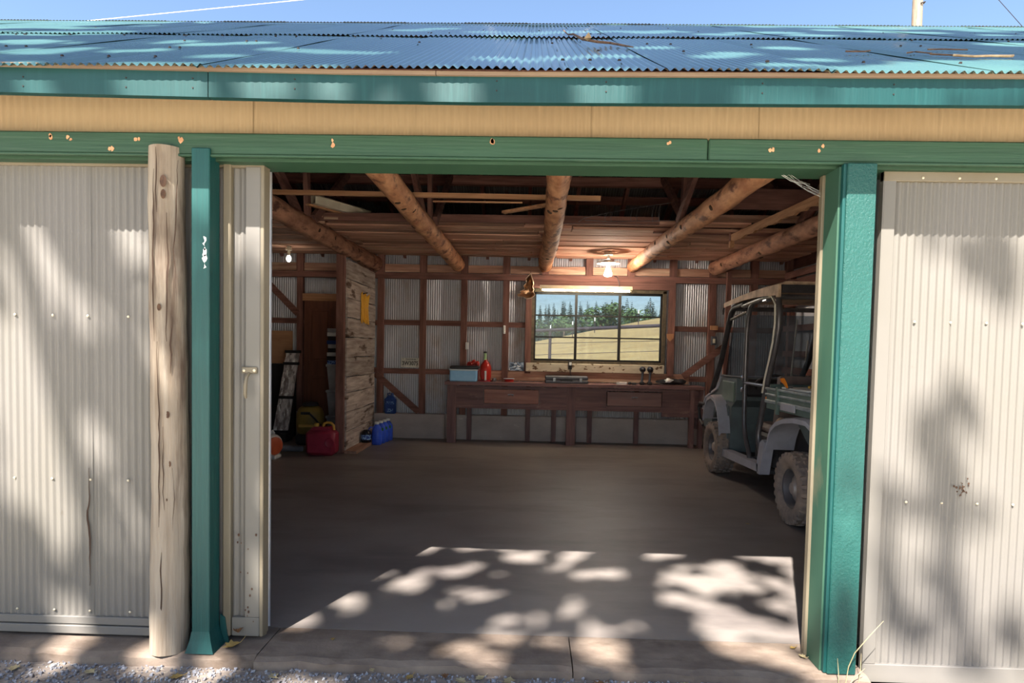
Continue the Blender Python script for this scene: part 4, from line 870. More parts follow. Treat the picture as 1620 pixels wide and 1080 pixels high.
MB().tube([(-2.79, 8.53, .375), (-2.775, 8.53, .425), (-2.74, 8.53, .44), (-2.68, 8.53, .435), (-2.645, 8.53, .40), (-2.64, 8.53, .34)], .017, 10).build('handle', 'gas_yellow', gc, True)
MB().lathe([(.035, 0), (.035, .035), (.02, .045)], 14, Matrix.Translation((-2.88, 8.53, .385))).build('cap', 'gas_yellow', gc)
MB().lathe([(.07, 0), (.06, .012), (.045, .004)], 16, Matrix.Translation((-2.66, 8.402, .18)) @ Matrix.Rotation(pi / 2, 4, 'X')).build('side_dimple', 'gas_red', gc, True)
mat('sprayer_yellow', (150, 122, 56), (128, 102, 46), sc=(5, 5, 5), rough=.5)
mat('amber', (226, 176, 92), rough=.4)
sy = thing('tank_sprayer', (-3.27, 9.4, 0), 'olive yellow tank sprayer with black lid behind the red fuel can', 'sprayer')
MB().lathe([(.13, .14), (.19, .17), (.205, .28), (.205, .46), (.17, .545), (.11, .58)], 22, Matrix.Translation((-3.27, 9.4, .0)) @ Matrix.Diagonal((1, .8, 1, 1))).build('tank', 'sprayer_yellow', sy, True)
MB().lathe([(.115, 0), (.12, .02), (.10, .05), (.03, .06)], 18, Matrix.Translation((-3.27, 9.4, .58))).build('lid', 'black_plastic', sy, True)
MB().rbox(-3.46, -3.08, 9.26, 9.55, 0, .16, .03).build('base', 'black_plastic', sy)
MB().rbox(-3.39, -3.10, 9.225, 9.26, .275, .315, .006).build('sight_band', 'amber', sy)
MB().rbox(-3.36, -3.22, 9.232, 9.25, .46, .50, .005).build('badge', 'black_plastic', sy)
MB().tube([(-3.22, 9.24, .47), (-3.12, 9.18, .40), (-3.02, 9.18, .28), (-2.99, 9.2, .12), (-3.1, 9.15, .03)], .014, 8).build('hose', 'black_plastic', sy, True)
mat('blower_white', (234, 229, 221), (206, 200, 190), sc=(9, 9, 9), rough=.45)
mat('blower_orange', (206, 96, 56), (186, 82, 48), sc=(9, 9, 9), rough=.45)
bw = thing('leaf_blower', (-3.36, 8.12, 0), 'white and orange leaf blower on the floor at the left edge of the doorway', 'blower')
Mx = Matrix.Translation((-3.34, 8.14, .17)) @ Matrix.Rotation(radians(62), 4, 'Z') @ Matrix.Rotation(pi / 2, 4, 'X')
MB().lathe([(.06, -.08), (.13, -.075), (.15, -.04), (.15, .03), (.13, .055)], 24, Mx).build('fan_housing', 'blower_white', bw, True)
MB().lathe([(.118, .05), (.115, .075), (.09, .085), (.02, .09)], 22, Mx).build('intake_cover', 'blower_orange', bw, True)
MB().rbox(-3.47, -3.25, 8.04, 8.24, 0, .05, .012).build('stand', 'blower_white', bw)
MB().tube([(-3.45, 8.18, .27), (-3.44, 8.18, .33), (-3.40, 8.17, .355), (-3.34, 8.16, .34), (-3.31, 8.15, .29)], .018, 9).build('handle', 'blower_white', bw, True)
MB().blob((-3.47, 8.14, .16), (.09, .08, .10), 12, 8, .2, 3).build('motor', 'black_plastic', bw, True)
MB().prism([(-3.36, .33), (-3.33, .375), (-3.30, .33)], 8.12, 8.16, 'y').build('throttle_fin', 'blower_white', bw)
MB().tube([(-3.26, 8.25, .12), (-3.15, 8.36, .10), (-3.04, 8.44, .085)], [.045, .042, .04], 12).build('blower_pipe', 'case_grey', bw, True)
mat('foil', (220, 209, 205), (140, 126, 122), sc=(14, 14, 5), lo=.42, hi=.58, c3=(250, 247, 243), sc3=(24, 24, 4), lo3=.58, hi3=.62, rough=.4, metal=.2)
lbw = thing('wrapped_board', (-3.80, 9.7, 0), 'narrow board wrapped in crinkled silver plastic with dark straps, leaning upright', 'board')
p0, p1 = Vector((-3.815, 9.60, .12)), Vector((-3.715, 9.86, 1.40)); b = MB(); dv = p1 - p0; rr = random.Random(3)
n = 26
for i in range(n + 1):
    t = i / n; c_ = p0 + dv * t; w_ = .112 - .012 * t
    b.v += [(c_.x - w_, c_.y + rr.uniform(-.008, .008), c_.z), (c_.x - w_ * .3, c_.y + rr.uniform(-.012, .008), c_.z), (c_.x + w_ * .3, c_.y + rr.uniform(-.012, .008), c_.z), (c_.x + w_, c_.y + rr.uniform(-.008, .008), c_.z), (c_.x + w_, c_.y + .04, c_.z), (c_.x - w_, c_.y + .04, c_.z)]
for i in range(n):
    for q in range(6): a = i * 6 + q; c_ = i * 6 + (q + 1) % 6; b.f.append((a, c_, c_ + 6, a + 6))
b.f += [tuple(range(6))[::-1], tuple(n * 6 + q for q in range(6))]
b.build('wrapped_panel', 'foil', lbw)
for t in (.02, .43, .84, .985):
    c_ = p0 + dv * t; MB().box(c_.x - .118, c_.x + .118, c_.y - .018, c_.y + .048, c_.z - .022, c_.z + .022).build('strap', 'dark_board', lbw)
MB().box(-3.95, -3.68, 9.52, 9.75, 0, .12).build('foot_block', 'dark_board', lbw)
mat('door_brown', (116, 70, 50), (98, 58, 42), sc=(20, 20, 1.5), rough=.55, rnd=.05)
ld = thing('wooden_door', (-3.39, 10.2, 0), 'brown panelled wooden door leaning against the back wall at left', 'door')
MB().box(-3.66, -3.13, 10.20, 10.24, .02, 2.21).build('door_slab', 'door_brown', ld)
for z0, z1 in ((.16, 1.0), (1.22, 2.08)):
    fr = MB()
    for a in ((-3.58, -3.55, z0, z1), (-3.24, -3.21, z0, z1), (-3.55, -3.24, z0, z0 + .03), (-3.55, -3.24, z1 - .03, z1)): fr.box(a[0], a[1], 10.188, 10.20, a[2], a[3])
    fr.build('moulding', 'door_brown', ld)
    MB().rbox(-3.52, -3.27, 10.192, 10.203, z0 + .05, z1 - .05, .006).build('raised_panel', 'door_brown', ld)
tag(plank('wood_board', 'pine_x', (-3.70, 10.24, 2.27), (-3.13, 10.24, 2.27), .03, .12), 'pale board fixed across the back wall above the leaning brown door', 'board')
tag(MB().rbox(-4.45, -3.86, 10.22, 10.24, 1.18, 1.715, .003).build('plywood_sheet', 'plywood'), 'tan plywood sheet on the back wall at far left', 'sheet')
tag(MB().rbox(-4.6, -3.80, 10.16, 10.25, 0.0, 1.17, .004).build('black_plywood', 'dark_board'), 'black panel standing under the tan plywood sheet', 'panel')
# stacked tubs and papers behind the partition post
mat('tub_grey', (178, 178, 180), (150, 150, 154), sc=(6, 6, 6), rough=.5)
z = 0
for k, lb in enumerate(('bottom pale grey tub of the stack behind the partition post', 'second pale grey tub of the stack behind the partition post', 'third pale grey tub of the stack behind the partition post')):
    g = thing('storage_tub', (-2.95, 9.85, z), lb, 'tub', 'stacked tubs')
    MB().add([(-3.09, 9.72, z), (-2.79, 9.72, z), (-2.79, 10.02, z), (-3.09, 10.02, z), (-3.12, 9.69, z + .36), (-2.76, 9.69, z + .36), (-2.76, 10.05, z + .36), (-3.12, 10.05, z + .36)], [(3, 2, 1, 0), (4, 5, 6, 7), (0, 1, 5, 4), (1, 2, 6, 5), (2, 3, 7, 6), (3, 0, 4, 7)]).build('tub_body', 'tub_grey', g)
    MB().rbox(-3.135, -2.745, 9.675, 10.065, z + .36, z + .40, .008).build('tub_lid', 'tub_grey', g); z += .40
pal = ['label_print', 'dark_board', 'white_plastic', 'dark_board', 'tub_grey', 'deep_blue', 'dark_board', 'white_plastic', 'tub_grey']
BL = ['printed blue bundle lying directly on the stacked tubs', 'dark bundle second from the tubs in the stack', 'white bundle between two dark ones low in the stack', 'dark bundle above the lower white one in the stack', 'grey bundle at mid height of the stack', 'deep blue bundle above the mid grey one', 'dark bundle right above the deep blue one', 'white bundle just under the topmost one', 'topmost grey bundle of the stack behind the partition post']
for k in range(9):
    h = .062; dx = random.uniform(-.012, .012)
    tag(MB().rbox(-3.12 + dx, -2.79 + dx, 9.70, 9.98, z, z + h - .003, .003).build('paper_stack', pal[k]), BL[k], 'bundle', 'stacked bundles'); z += h

# ---------------------------------------------------------------- utility vehicle (faces the back wall)
mat('utv_tyre', (138, 124, 116), (116, 104, 98), sc=(16, 16, 16), c3=(160, 140, 124), sc3=(5, 5, 5), lo3=.45, hi3=.75, rough=.9)
mat('utv_rim', (180, 168, 160), (160, 148, 142), sc=(9, 9, 9), rough=.5, metal=.3)
mat('utv_rim_dark', (104, 100, 102), rough=.5, metal=.4)
mat('utv_plastic', (176, 176, 186), (158, 156, 164), sc=(5, 5, 5), rough=.4)
mat('utv_body', (98, 108, 110), (84, 92, 94), sc=(6, 6, 6), rough=.45)
mat('utv_green', (108, 126, 118), (94, 110, 104), sc=(6, 6, 6), rough=.4)
mat('utv_tube', (108, 104, 106), (90, 86, 88), sc=(9, 9, 9), rough=.3, metal=.4)
mat('utv_black', (57, 53, 55), (38, 36, 38), sc=(9, 9, 9), rough=.6)
mat('utv_roof', (207, 177, 149), (154, 130, 108), sc=(6, 6, 6), c3=(140, 117, 99), sc3=(12, 12, 12), lo3=.6, hi3=.7, rough=.7)
mat('seat_vinyl', (124, 106, 100), (106, 92, 88), sc=(9, 9, 9), rough=.6)
mat('chrome', (206, 208, 214), rough=.2, metal=.9)
mat('bed_rail', (180, 192, 197), (128, 138, 142), sc=(7, 7, 7), rough=.35, metal=.3)
mat('reflector_orange', (226, 130, 40), rough=.4)
ut = thing('utility_vehicle', (2.95, 6.8, 0), 'dusty grey-green utility vehicle with roll cage and cargo bed parked at the right wall', 'utility vehicle')
R_, Wd = .325, .25
def wheel(x, y, side):
    Mx = Matrix.Translation((x, y, R_)) @ Matrix.Rotation(-side * pi / 2, 4, 'Y')       # local +z points outwards
    h = Wd / 2
    t = MB().lathe([(.165, h * .55), (.20, h * .9), (.25, h * 1.0), (.285, h * .9), (.305, h * .6), (.31, 0), (.305, -h * .6), (.285, -h * .9), (.25, -h), (.20, -h * .9), (.165, -h * .55)], 40, Mx, False).build('tyre', 'utv_tyre', ut, True)
    k = MB()
    for i in range(26):
        a = 2 * pi * i / 26
        for q, (zz, off) in enumerate(((.092, 0), (.03, .12), (-.03, 0), (-.092, .12))):
            M2 = Mx @ Matrix.Rotation(a + off, 4, 'Z') @ Matrix.Translation((.305 if abs(zz) < .05 else .295, 0, zz))
            vs2 = [M2 @ Vector(p) for p in ((-.015, -.022, -.02), (.018, -.018, -.018), (.018, .018, -.018), (-.015, .022, -.02), (-.015, -.022, .022), (.018, -.018, .018), (.018, .018, .018), (-.015, .022, .022))]
            k.add(vs2, [(3, 2, 1, 0), (4, 5, 6, 7), (0, 1, 5, 4), (1, 2, 6, 5), (2, 3, 7, 6), (3, 0, 4, 7)])
    k.build('tread_knobs', 'utv_tyre', t)
    r = MB().lathe([(.168, h * .62), (.172, h * .7), (.16, h * .66), (.150, h * .45), (.145, -.02)], 32, Mx, False).build('rim', 'utv_rim_dark', ut, True)
    MB().lathe([(.146, -.005), (.12, .03), (.085, .045), (.06, .055), (.05, .075), (.02, .08), (.001, .08)], 28, Mx, False).build('hub', 'utv_rim', r, True)
for y in (5.56, 7.93):
    wheel(2.40, y, 1); wheel(3.52, y, -1)
def strip(path, x0, x1, th, name, m, lip=0.0):
    """curved guard swept in x: outline above the wheel with an outer lip"""
    b = MB(); n = len(path)
    for y, z in path: b.v += [(x0, y, z - lip), (x0, y, z - .01), (x0 + .03, y, z), (x1, y, z + .005), (x1, y, z - th), (x0 + .03, y, z - th), (x0 + .012, y, z - lip)]
    for i in range(n - 1):
        for q in range(7): a = i * 7 + q; c_ = i * 7 + (q + 1) % 7; b.f.append((a, c_, c_ + 7, a + 7))
    b.f += [tuple(range(7))[::-1], tuple((n - 1) * 7 + q for q in range(7))]
    return b.build(name, m, ut, True)
rear = [(6.10, .60), (6.06, .71), (6.0, .81), (5.88, .88), (5.72, .925), (5.5, .955), (5.25, .96), (5.08, .90), (5.0, .78)]
front = [(7.58, .56), (7.62, .70), (7.70, .84), (7.82, .945), (7.98, .975), (8.14, .93), (8.26, .80), (8.30, .66)]
for x0, x1 in ((2.285, 2.56), (3.64, 3.36)):
    if x0 < x1: strip(rear, x0, x1, .02, 'rear_fender', 'utv_plastic', .05); strip(front, x0, x1, .02, 'front_fender', 'utv_plastic', .05)
    else: strip(rear, x0 - .03, x1, .02, 'rear_fender', 'utv_plastic', .02); strip(front, x0 - .03, x1, .02, 'front_fender', 'utv_plastic', .02)
MB().prism([(5.9, .86), (5.75, .905), (5.35, .93), (5.1, .86), (5.16, .70), (5.32, .62), (5.55, .64), (5.70, .72)], 2.50, 2.54, 'x').build('wheel_arch_panel', 'utv_body', ut)
for s_, xa, xb in ((1, 2.35, 2.45), (-1, 3.47, 3.57)):
    MB().prism([(7.74, .255), (7.74, .345), (6.46, .375), (6.46, .295)], xa, xb, 'x').build('rocker_panel', 'utv_plastic', ut)
    MB().prism([(6.47, .28), (6.40, .28), (6.30, .62), (6.36, .64), (6.43, .60), (6.50, .36)], xa, xb, 'x').build('rear_riser', 'utv_plastic', ut)
MB().box(2.42, 3.5, 6.4, 7.72, .285, .32).build('floor_pan', 'utv_black', ut)
MB().prism([(7.40, 1.205), (7.98, 1.19), (8.12, 1.03), (8.62, .88), (8.76, .70), (8.70, .50), (8.38, .47), (8.33, .63), (8.18, .74), (7.95, .78), (7.75, .73), (7.66, .58), (7.66, .32), (7.58, .32), (7.56, .86), (7.40, .95)], 2.42, 3.5, 'x').build('front_cowl', 'utv_body', ut)
MB().prism([(7.98, 1.195), (8.12, 1.035), (8.62, .885), (8.74, .72), (8.755, .73), (8.63, .905), (8.13, 1.06), (7.99, 1.215)], 2.40, 3.52, 'x').build('hood', 'utv_plastic', ut)
MB().rbox(2.405, 2.425, 7.45, 7.9, .92, 1.16, .01).build('side_badge_panel', 'utv_green', ut)
MB().prism([(7.92, .28), (7.66, .30), (7.64, .86), (7.72, .88), (7.80, .70), (7.9, .6), (7.97, .42)], 2.405, 2.43, 'x').build('splash_guard', 'utv_body', ut)
MB().rbox(2.5, 3.42, 7.30, 7.45, 1.0, 1.20, .03).build('dashboard', 'utv_black', ut)
for pts in ([(2.40, 8.60, .80), (2.38, 8.80, .80), (2.40, 8.92, .74), (2.42, 8.92, .56), (2.42, 8.75, .50)],):
    for sx in (0, 1):
        q = [((x if not sx else 5.92 - x), y, z) for x, y, z in pts]; MB().tube(q, .02, 8).build('brush_guard', 'utv_black', ut, True)
MB().tube([(2.40, 8.92, .74), (3.52, 8.92, .74)], .02, 8).tube([(2.42, 8.92, .56), (3.50, 8.92, .56)], .02, 8).build('brush_guard_bar', 'utv_black', ut, True)
# seats, steering wheel
MB().rbox(2.50, 3.42, 6.42, 6.98, .32, .66, .03).build('seat_base', 'utv_black', ut)
for x0, x1 in ((2.50, 2.94), (2.98, 3.42)):
    MB().rbox(x0, x1, 6.48, 7.0, .66, .76, .04).build('seat_cushion', 'seat_vinyl', ut, True)
    MB().prism([(6.52, .76), (6.44, 1.26), (6.36, 1.28), (6.38, .74)], x0 + .01, x1 - .01, 'x').build('seat_back', 'seat_vinyl', ut)
Mx = Matrix.Translation((2.74, 7.22, 1.16)) @ Matrix.Rotation(radians(-35), 4, 'X') @ Matrix.Rotation(0, 4, 'Z')
sw = MB().tube([Mx @ Vector((.17 * cos(t), .17 * sin(t), 0)) for t in [2 * pi * k / 24 for k in range(25)]], .014, 8)
for a in (pi / 2, pi * 7 / 6, pi * 11 / 6): sw.tube([Mx @ Vector((0, 0, -.02)), Mx @ Vector((.17 * cos(a), .17 * sin(a), 0))], .01, 6)
sw.build('steering_wheel', 'utv_black', ut, True)
MB().tube([Mx @ Vector((0, 0, 0)), (2.74, 7.45, 1.0)], .02, 8).build('steering_column', 'utv_black', ut, True)
# roll cage
for x in (2.42, 3.50):
    MB().tube([(x, 8.40, .98), (x, 8.02, 1.40), (x, 7.76, 1.86), (x, 7.68, 1.985), (x, 7.56, 2.035), (x, 7.2, 2.055)], [.034] * 6, 10).build('front_pillar', 'utv_black', ut, True)
    MB().tube([(x, 7.25, 2.03), (x, 6.6, 2.075), (x, 6.34, 2.075), (x, 6.25, 2.02), (x, 6.215, 1.9), (x, 6.22, 1.74), (x, 6.32, 1.50), (x, 6.45, 1.24), (x, 6.55, .97), (x, 6.66, .68), (x, 6.64, .58), (x, 6.52, .40)], .03, 10).build('rear_pillar', 'utv_tube', ut, True)
    MB().tube([(x, 6.72, 2.055), (x, 6.92, 2.05), (x, 7.03, 2.0), (x, 7.09, 1.88), (x, 7.12, 1.70), (x, 7.125, 1.28), (x, 7.11, .71), (x, 7.04, .56), (x, 6.92, .42), (x, 6.90, .34)], .026, 10).build('door_hoop', 'utv_tube', ut, True)
    MB().tube([(x, 7.68, 1.90), (x, 7.12, 1.96)], .016, 8).build('brace_tube', 'utv_tube', ut, True)
    MB().tube([(x, 7.12, 1.17), (x, 6.48, 1.17)], .018, 8).build('side_rail', 'utv_tube', ut, True)
    MB().tube([(x, 7.98, 1.22), (x, 7.12, 1.225)], .012, 8).build('dash_rail', 'utv_black', ut, True)
for y, z in ((7.6, 2.02), (6.3, 2.06), (6.5, 1.17), (6.9, .36)):
    MB().tube([(2.42, y, z), (3.50, y, z)], .026, 8).build('cross_tube', 'utv_tube', ut, True)
bo = MB()
for z in (1.225, 1.09): bo.lathe([(.03, 0), (.03, .012), (.012, .02)], 10, Matrix.Translation((2.394, 7.12, z)) @ Matrix.Rotation(-pi / 2, 4, 'Y'))
bo.build('clamp_bolts', 'chrome', ut, True)
# canopy: arched roof shell with a deep edge
b = MB(); n = 12
for i in range(n + 1):
    t = i / n; y = 7.80 - 1.66 * t; z = 2.10 + .055 * sin(pi * min(1, t * 1.3) * .5) + .01 * t; d_ = .055 + .05 * t * t
    b.v += [(2.36, y, z - d_), (2.36, y, z), (2.44, y, z + .03), (3.48, y, z + .03), (3.56, y, z), (3.56, y, z - d_), (3.53, y, z - .005), (2.39, y, z - .005)]
for i in range(n):
    for q in range(8): a = i * 8 + q; c_ = i * 8 + (q + 1) % 8; b.f.append((a, c_, c_ + 8, a + 8))
b.f += [tuple(range(8))[::-1], tuple(n * 8 + q for q in range(8))]
rfp = b.build('canopy_roof', 'utv_roof', ut)
MB().box(2.40, 3.52, 6.115, 6.135, 2.085, 2.16).build('canopy_valance', 'utv_black', ut)
MB().rbox(2.355, 2.385, 6.10, 6.16, 2.04, 2.165, .004).build('canopy_corner', 'utv_roof', ut)
MB().tube([(2.375, 7.81, 2.09), (2.37, 7.84, 2.02), (2.375, 7.85, 1.97)], .012, 6).build('canopy_edge', 'chrome', ut, True)
MB().add([(2.47, 8.00, 1.21), (3.45, 8.00, 1.21), (3.45, 7.70, 1.96), (2.47, 7.70, 1.96), (2.47, 8.006, 1.21), (3.45, 8.006, 1.21), (3.45, 7.706, 1.96), (2.47, 7.706, 1.96)], [(0, 1, 2, 3), (7, 6, 5, 4), (0, 4, 5, 1), (1, 5, 6, 2), (2, 6, 7, 3), (3, 7, 4, 0)]).build('windshield', 'dusty_glass', ut)
MB().tube([(2.44, 6.56, 2.06), (2.40, 6.45, 2.075), (2.385, 6.33, 2.06), (2.385, 6.24, 1.98), (2.385, 6.235, 1.80), (2.385, 6.27, 1.62), (2.385, 6.35, 1.44), (2.385, 6.44, 1.26), (2.385, 6.50, 1.10)], .010, 7).build('white_cable', 'porcelain', ut, True)
MB().rbox(2.40, 2.46, 6.52, 6.64, 2.03, 2.075, .01).build('cab_light', 'chrome', ut)
# cargo bed
MB().box(2.36, 3.56, 5.0, 6.28, .98, 1.0).build('bed_floor', 'utv_green', ut)
for x0, x1 in ((2.35, 2.375), (3.545, 3.57)): MB().box(x0, x1, 5.0, 6.28, .965, 1.165).build('bed_side', 'utv_green', ut)
MB().box(2.375, 3.545, 6.255, 6.28, .985, 1.20).build('bed_front', 'utv_green', ut)
MB().box(2.375, 3.545, 5.0, 5.025, .985, 1.165).build('tailgate', 'utv_green', ut)
for z, h in ((1.15, .022), (1.095, .02), (1.02, .035)):
    MB().rbox(2.325, 2.352, 5.0, 6.27, z, z + h, .006).build('bed_rail', 'bed_rail', ut)
for y in (5.97, 5.2): MB().rbox(2.32, 2.35, y - .02, y + .02, .93, 1.19, .004).build('bed_stake', 'utv_green', ut)
MB().rbox(2.318, 2.33, 5.55, 5.86, .985, 1.05, .003).build('bed_label', 'utv_plastic', ut)
MB().rbox(2.4, 2.43, 6.42, 6.455, 1.03, 1.065, .004).build('side_reflector', 'reflector_orange', ut)
MB().rbox(2.6, 3.32, 5.3, 6.3, .42, .80, .04).build('engine_block', 'utv_black', ut)
MB().lathe([(.05, 0), (.06, .02), (.06, .12), (.04, .15), (.02, .17)], 14, Matrix.Translation((2.50, 6.28, .70))).build('fuel_canister', 'utv_roof', ut, True)
MB().tube([(2.52, 5.56, .33), (2.9, 5.56, .45)], .04, 10).tube([(2.52, 7.93, .33), (2.9, 7.93, .45)], .035, 10).build('axle_arms', 'utv_rim_dark', ut, True)
for y in (5.66, 7.85):
    b = MB(); b.tube([(2.56 + .035 * cos(t), y + .035 * sin(t), .42 + .045 * t / 2) for t in [k * .5 for k in range(28)]], .008, 6); b.build('shock_spring', 'utv_black', ut, True)
# cargo
bk = thing('white_tray', (2.62, 5.75, 1.0), 'white plastic tray lying in the vehicle cargo bed', 'tray')
MB().rbox(2.40, 2.95, 5.45, 6.0, 1.02, 1.17, .02).build('tray_body', 'cooler_pale', bk)
MB().rbox(2.385, 2.965, 5.435, 6.015, 1.165, 1.19, .006).build('tray_rim', 'white_plastic', bk)
MB().rbox(2.45, 2.9, 5.5, 5.95, 1.0, 1.02, .005).build('tray_foot', 'cooler_pale', bk)
mat('glove_yellow', (206, 160, 66), (176, 132, 54), sc=(12, 12, 12), rough=.7)
tag(MB().tube([(2.46, 5.6, 1.21), (2.56, 5.68, 1.225), (2.70, 5.72, 1.22), (2.80, 5.75, 1.21)], [.012, .022, .024, .012], 8, wob=.3, seed=2).build('work_glove', 'glove_yellow', None, True), 'yellow work glove lying on the white tray', 'glove')
hn = thing('hand_saw', (2.36, 5.86, 1.19), 'small orange handled tool sticking up from the white tray', 'tool')
MB().prism([(2.30, 1.275), (2.335, 1.28), (2.36, 1.235), (2.375, 1.19), (2.36, 1.19), (2.335, 1.225), (2.31, 1.245)], 5.83, 5.85, 'y').build('handle', 'reflector_orange', hn)
MB().box(2.36, 2.42, 5.838, 5.842, 1.18, 1.21).build('blade', 'steel_dull', hn)
for x, y, z1, lb in ((3.98, 9.6, 2.02, 'left of two thin pale rods leaning on the right wall'), (3.98, 9.2, 1.7, 'right of two thin pale rods leaning on the right wall')):
    tag(MB().tube([(x - .12, y, 0), (x + .03, y + .02, z1)], .012, 8).build('thin_rod', 'beige_metal', None, True), lb, 'rod', 'rods on the right wall')

# ---------------------------------------------------------------- field, fence and trees behind the shed
def hfield(x, y):
    a = min(1, max(0, (y - 11.5) / 9)); a = a * a * (3 - 2 * a) * (.55 + .05 * max(-4, min(x, 14)))
    b_ = min(1, max(0, (y - 20) / 40)); crest = 1.55 + .165 * max(-12, min(x, 45)); a += b_ * (2 - b_) * crest
    if y > 62: a *= exp(-(y - 62) / 45)
    if y > 100: t = min(1, (y - 100) / 150); a += 6.5 * t * t * (3 - 2 * t) * (1 + .12 * sin(x * .05))
    return a - .06
gb = MB(); ys = [11.0 + 3.2 * k for k in range(20)] + [75 + 12 * k for k in range(22)]; xs_ = [-90 + 4 * k for k in range(66)]
for y in ys:
    for x in xs_: gb.v.append((x, y, hfield(x, y) + .05 * noise.noise(Vector((x * .3, y * .3, 0)))))
nx = len(xs_)
for j in range(len(ys) - 1):
    for i in range(nx - 1): a = j * nx + i; gb.f.append((a, a + 1, a + nx + 1, a + nx))
struct(gb.build('ground_field', 'dry_grass', None, True, False))
mat('fence_dark', (64, 50, 54), (50, 40, 44), sc=(2, 9, 9), rough=.8)
fn = thing('field_fence', (2.2, 20, 0), 'dark pipe rail fence with wires crossing the dry field behind the window', 'fence')
def frz(x): return 2.076 + .0613 * (x - .286)
MB().tube([(x, 20, frz(x)) for x in (-9.35, -5, 0, 5, 10, 14)], .055, 8).build('rail', 'fence_dark', fn, True)
for x in (-9.35, -4.35, .655, 5.65, 10.65): MB().cyl((x, 20, hfield(x, 20) - .2), (x, 20, frz(x)), .05, n=10).build('post', 'fence_dark', fn, True)
for d0, s0 in ((-.40, -.018), (-.757, -.009)): MB().tube([(x, 20, frz(x) + d0 + s0 * x) for x in (-9.35, -4.35, .655, 5.65, 10.65)], .009, 5).build('wire', 'fence_dark', fn, True)
for k, x in enumerate((1.49, 3.05, 4.61, 6.3, 7.68)):
    g = thing('fence_stake', (x, 45, hfield(x, 45)), 'thin far fence stake with white tip, %s in the row across the field' % ('leftmost', 'second', 'middle', 'fourth', 'rightmost')[k], 'stake', 'far fence stakes')
    z0 = hfield(x, 45); MB().cyl((x, 45, z0 - .1), (x, 45, z0 + .85), .03, n=6).build('stake', 'fence_dark', g); MB().cyl((x, 45, z0 + .85), (x, 45, z0 + 1.1), .045, n=6).build('tip', 'white_plastic', g)
mat('fir_green', (58, 76, 66), (44, 62, 56), sc=(.7, .7, .7), rough=.85, rnd=.2)
mat('oak_green', (80, 102, 56), (60, 82, 46), sc=(.8, .8, .8), rough=.85, rnd=.2)
mat('trunk', (96, 78, 64), (72, 58, 48), sc=(4, 4, 1), rough=.9)
def fir_mesh(seed):
    rr = random.Random(seed); b = MB(); H = 1.0
    for i in range(26):
        t = i / 25; z = .10 + .90 * t; r = .21 * (1 - t) ** .85 + .012
        for k in range(9):
            a = rr.uniform(0, 2 * pi); l = r * rr.uniform(.65, 1.15); w_ = .05 * (1.1 - t) + .01
            c, s_ = cos(a), sin(a); dz = -.35 * l + rr.uniform(-.01, .01)
            b.add([(-s_ * w_ * .3, c * w_ * .3, z), (s_ * w_ * .3, -c * w_ * .3, z), (c * l + s_ * w_, s_ * l - c * w_, z + dz), (c * l * 1.1, s_ * l * 1.1, z + dz + .012), (c * l - s_ * w_, s_ * l + c * w_, z + dz)], [(0, 1, 2, 3, 4)])
    me = b.mesh('foliage', False, False); me.materials.append(MATS['fir_green']); return me
def oak_mesh(seed):
    rr = random.Random(seed); b = MB()
    lobes = [(rr.uniform(-.28, .28), rr.uniform(-.28, .28), rr.uniform(.38, .82), rr.uniform(.16, .26)) for _ in range(11)]
    for i in range(900):
        lx, ly, lz, lr = rr.choice(lobes); v = Vector((rr.gauss(0, 1), rr.gauss(0, 1), rr.gauss(0, 1))).normalized()
        p = Vector((lx, ly, lz)) + v * lr * rr.uniform(.7, 1.05); s_ = rr.uniform(.025, .05)
        u = v.orthogonal().normalized(); w_ = v.cross(u); q = rr.uniform(0, pi); u, w_ = u * cos(q) + w_ * sin(q), w_ * cos(q) - u * sin(q)
        n_ = v * rr.uniform(-.02, .02)
        b.add([p - u * s_ + n_, p + w_ * s_ * .7, p + u * s_ - n_, p - w_ * s_ * .7], [(0, 1, 2, 3)])
    me = b.mesh('foliage', False, False); me.materials.append(MATS['oak_green']); return me
TRK = MB().tube([(0, 0, 0), (.005, 0, .5), (0, 0, .93)], [.022, .014, .004], 7).mesh('trunk', True); TRK.materials.append(MATS['trunk'])
OTR = MB().tube([(0, 0, 0), (.01, 0, .3), (0, .01, .6)], [.045, .03, .012], 8).mesh('trunk', True); OTR.materials.append(MATS['trunk'])
FIR = [fir_mesh(k) for k in range(4)]; OAK = [oak_mesh(k) for k in range(3)]
def tree(kind, x, y, h, label, cat, group, wide=1.0):
    z = hfield(x, y) - .15
    g = thing('fir_tree' if kind == 'fir' else 'oak_tree', (x, y, z), label, cat, group); k = random.randrange(100)
    for nm, me in (('foliage', (FIR if kind == 'fir' else OAK)[k % (4 if kind == 'fir' else 3)]), ('trunk', TRK if kind == 'fir' else OTR)):
        M = Matrix.Translation((x, y, z)) @ Matrix.Rotation(k, 4, 'Z') @ Matrix.Diagonal((h * wide, h * wide, h, 1)); inst(nm, me, M, g)
for x, y, h, w_, lb in ((8.3, 74, 4.4, 1.35, 'tall bright green bushy tree in the middle window panes'), (12.6, 79, 3.8, 1.2, 'bright green tree just right of the tallest bushy one'), (4.2, 77, 4.0, 1.1, 'lower rounded green tree in the lower middle panes'),
                        (0.6, 80, 4.3, 1.1, 'pale green rounded shrub tree in the lower left pane'), (-4.2, 80, 4.3, 1.1, 'rounded shrub tree at the left edge of the window view'), (16.2, 76, 2.4, 1.2, 'low green tree on the crest in the right panes')):
    tree('oak', x, y, h, lb, 'tree', 'trees behind the field', w_)
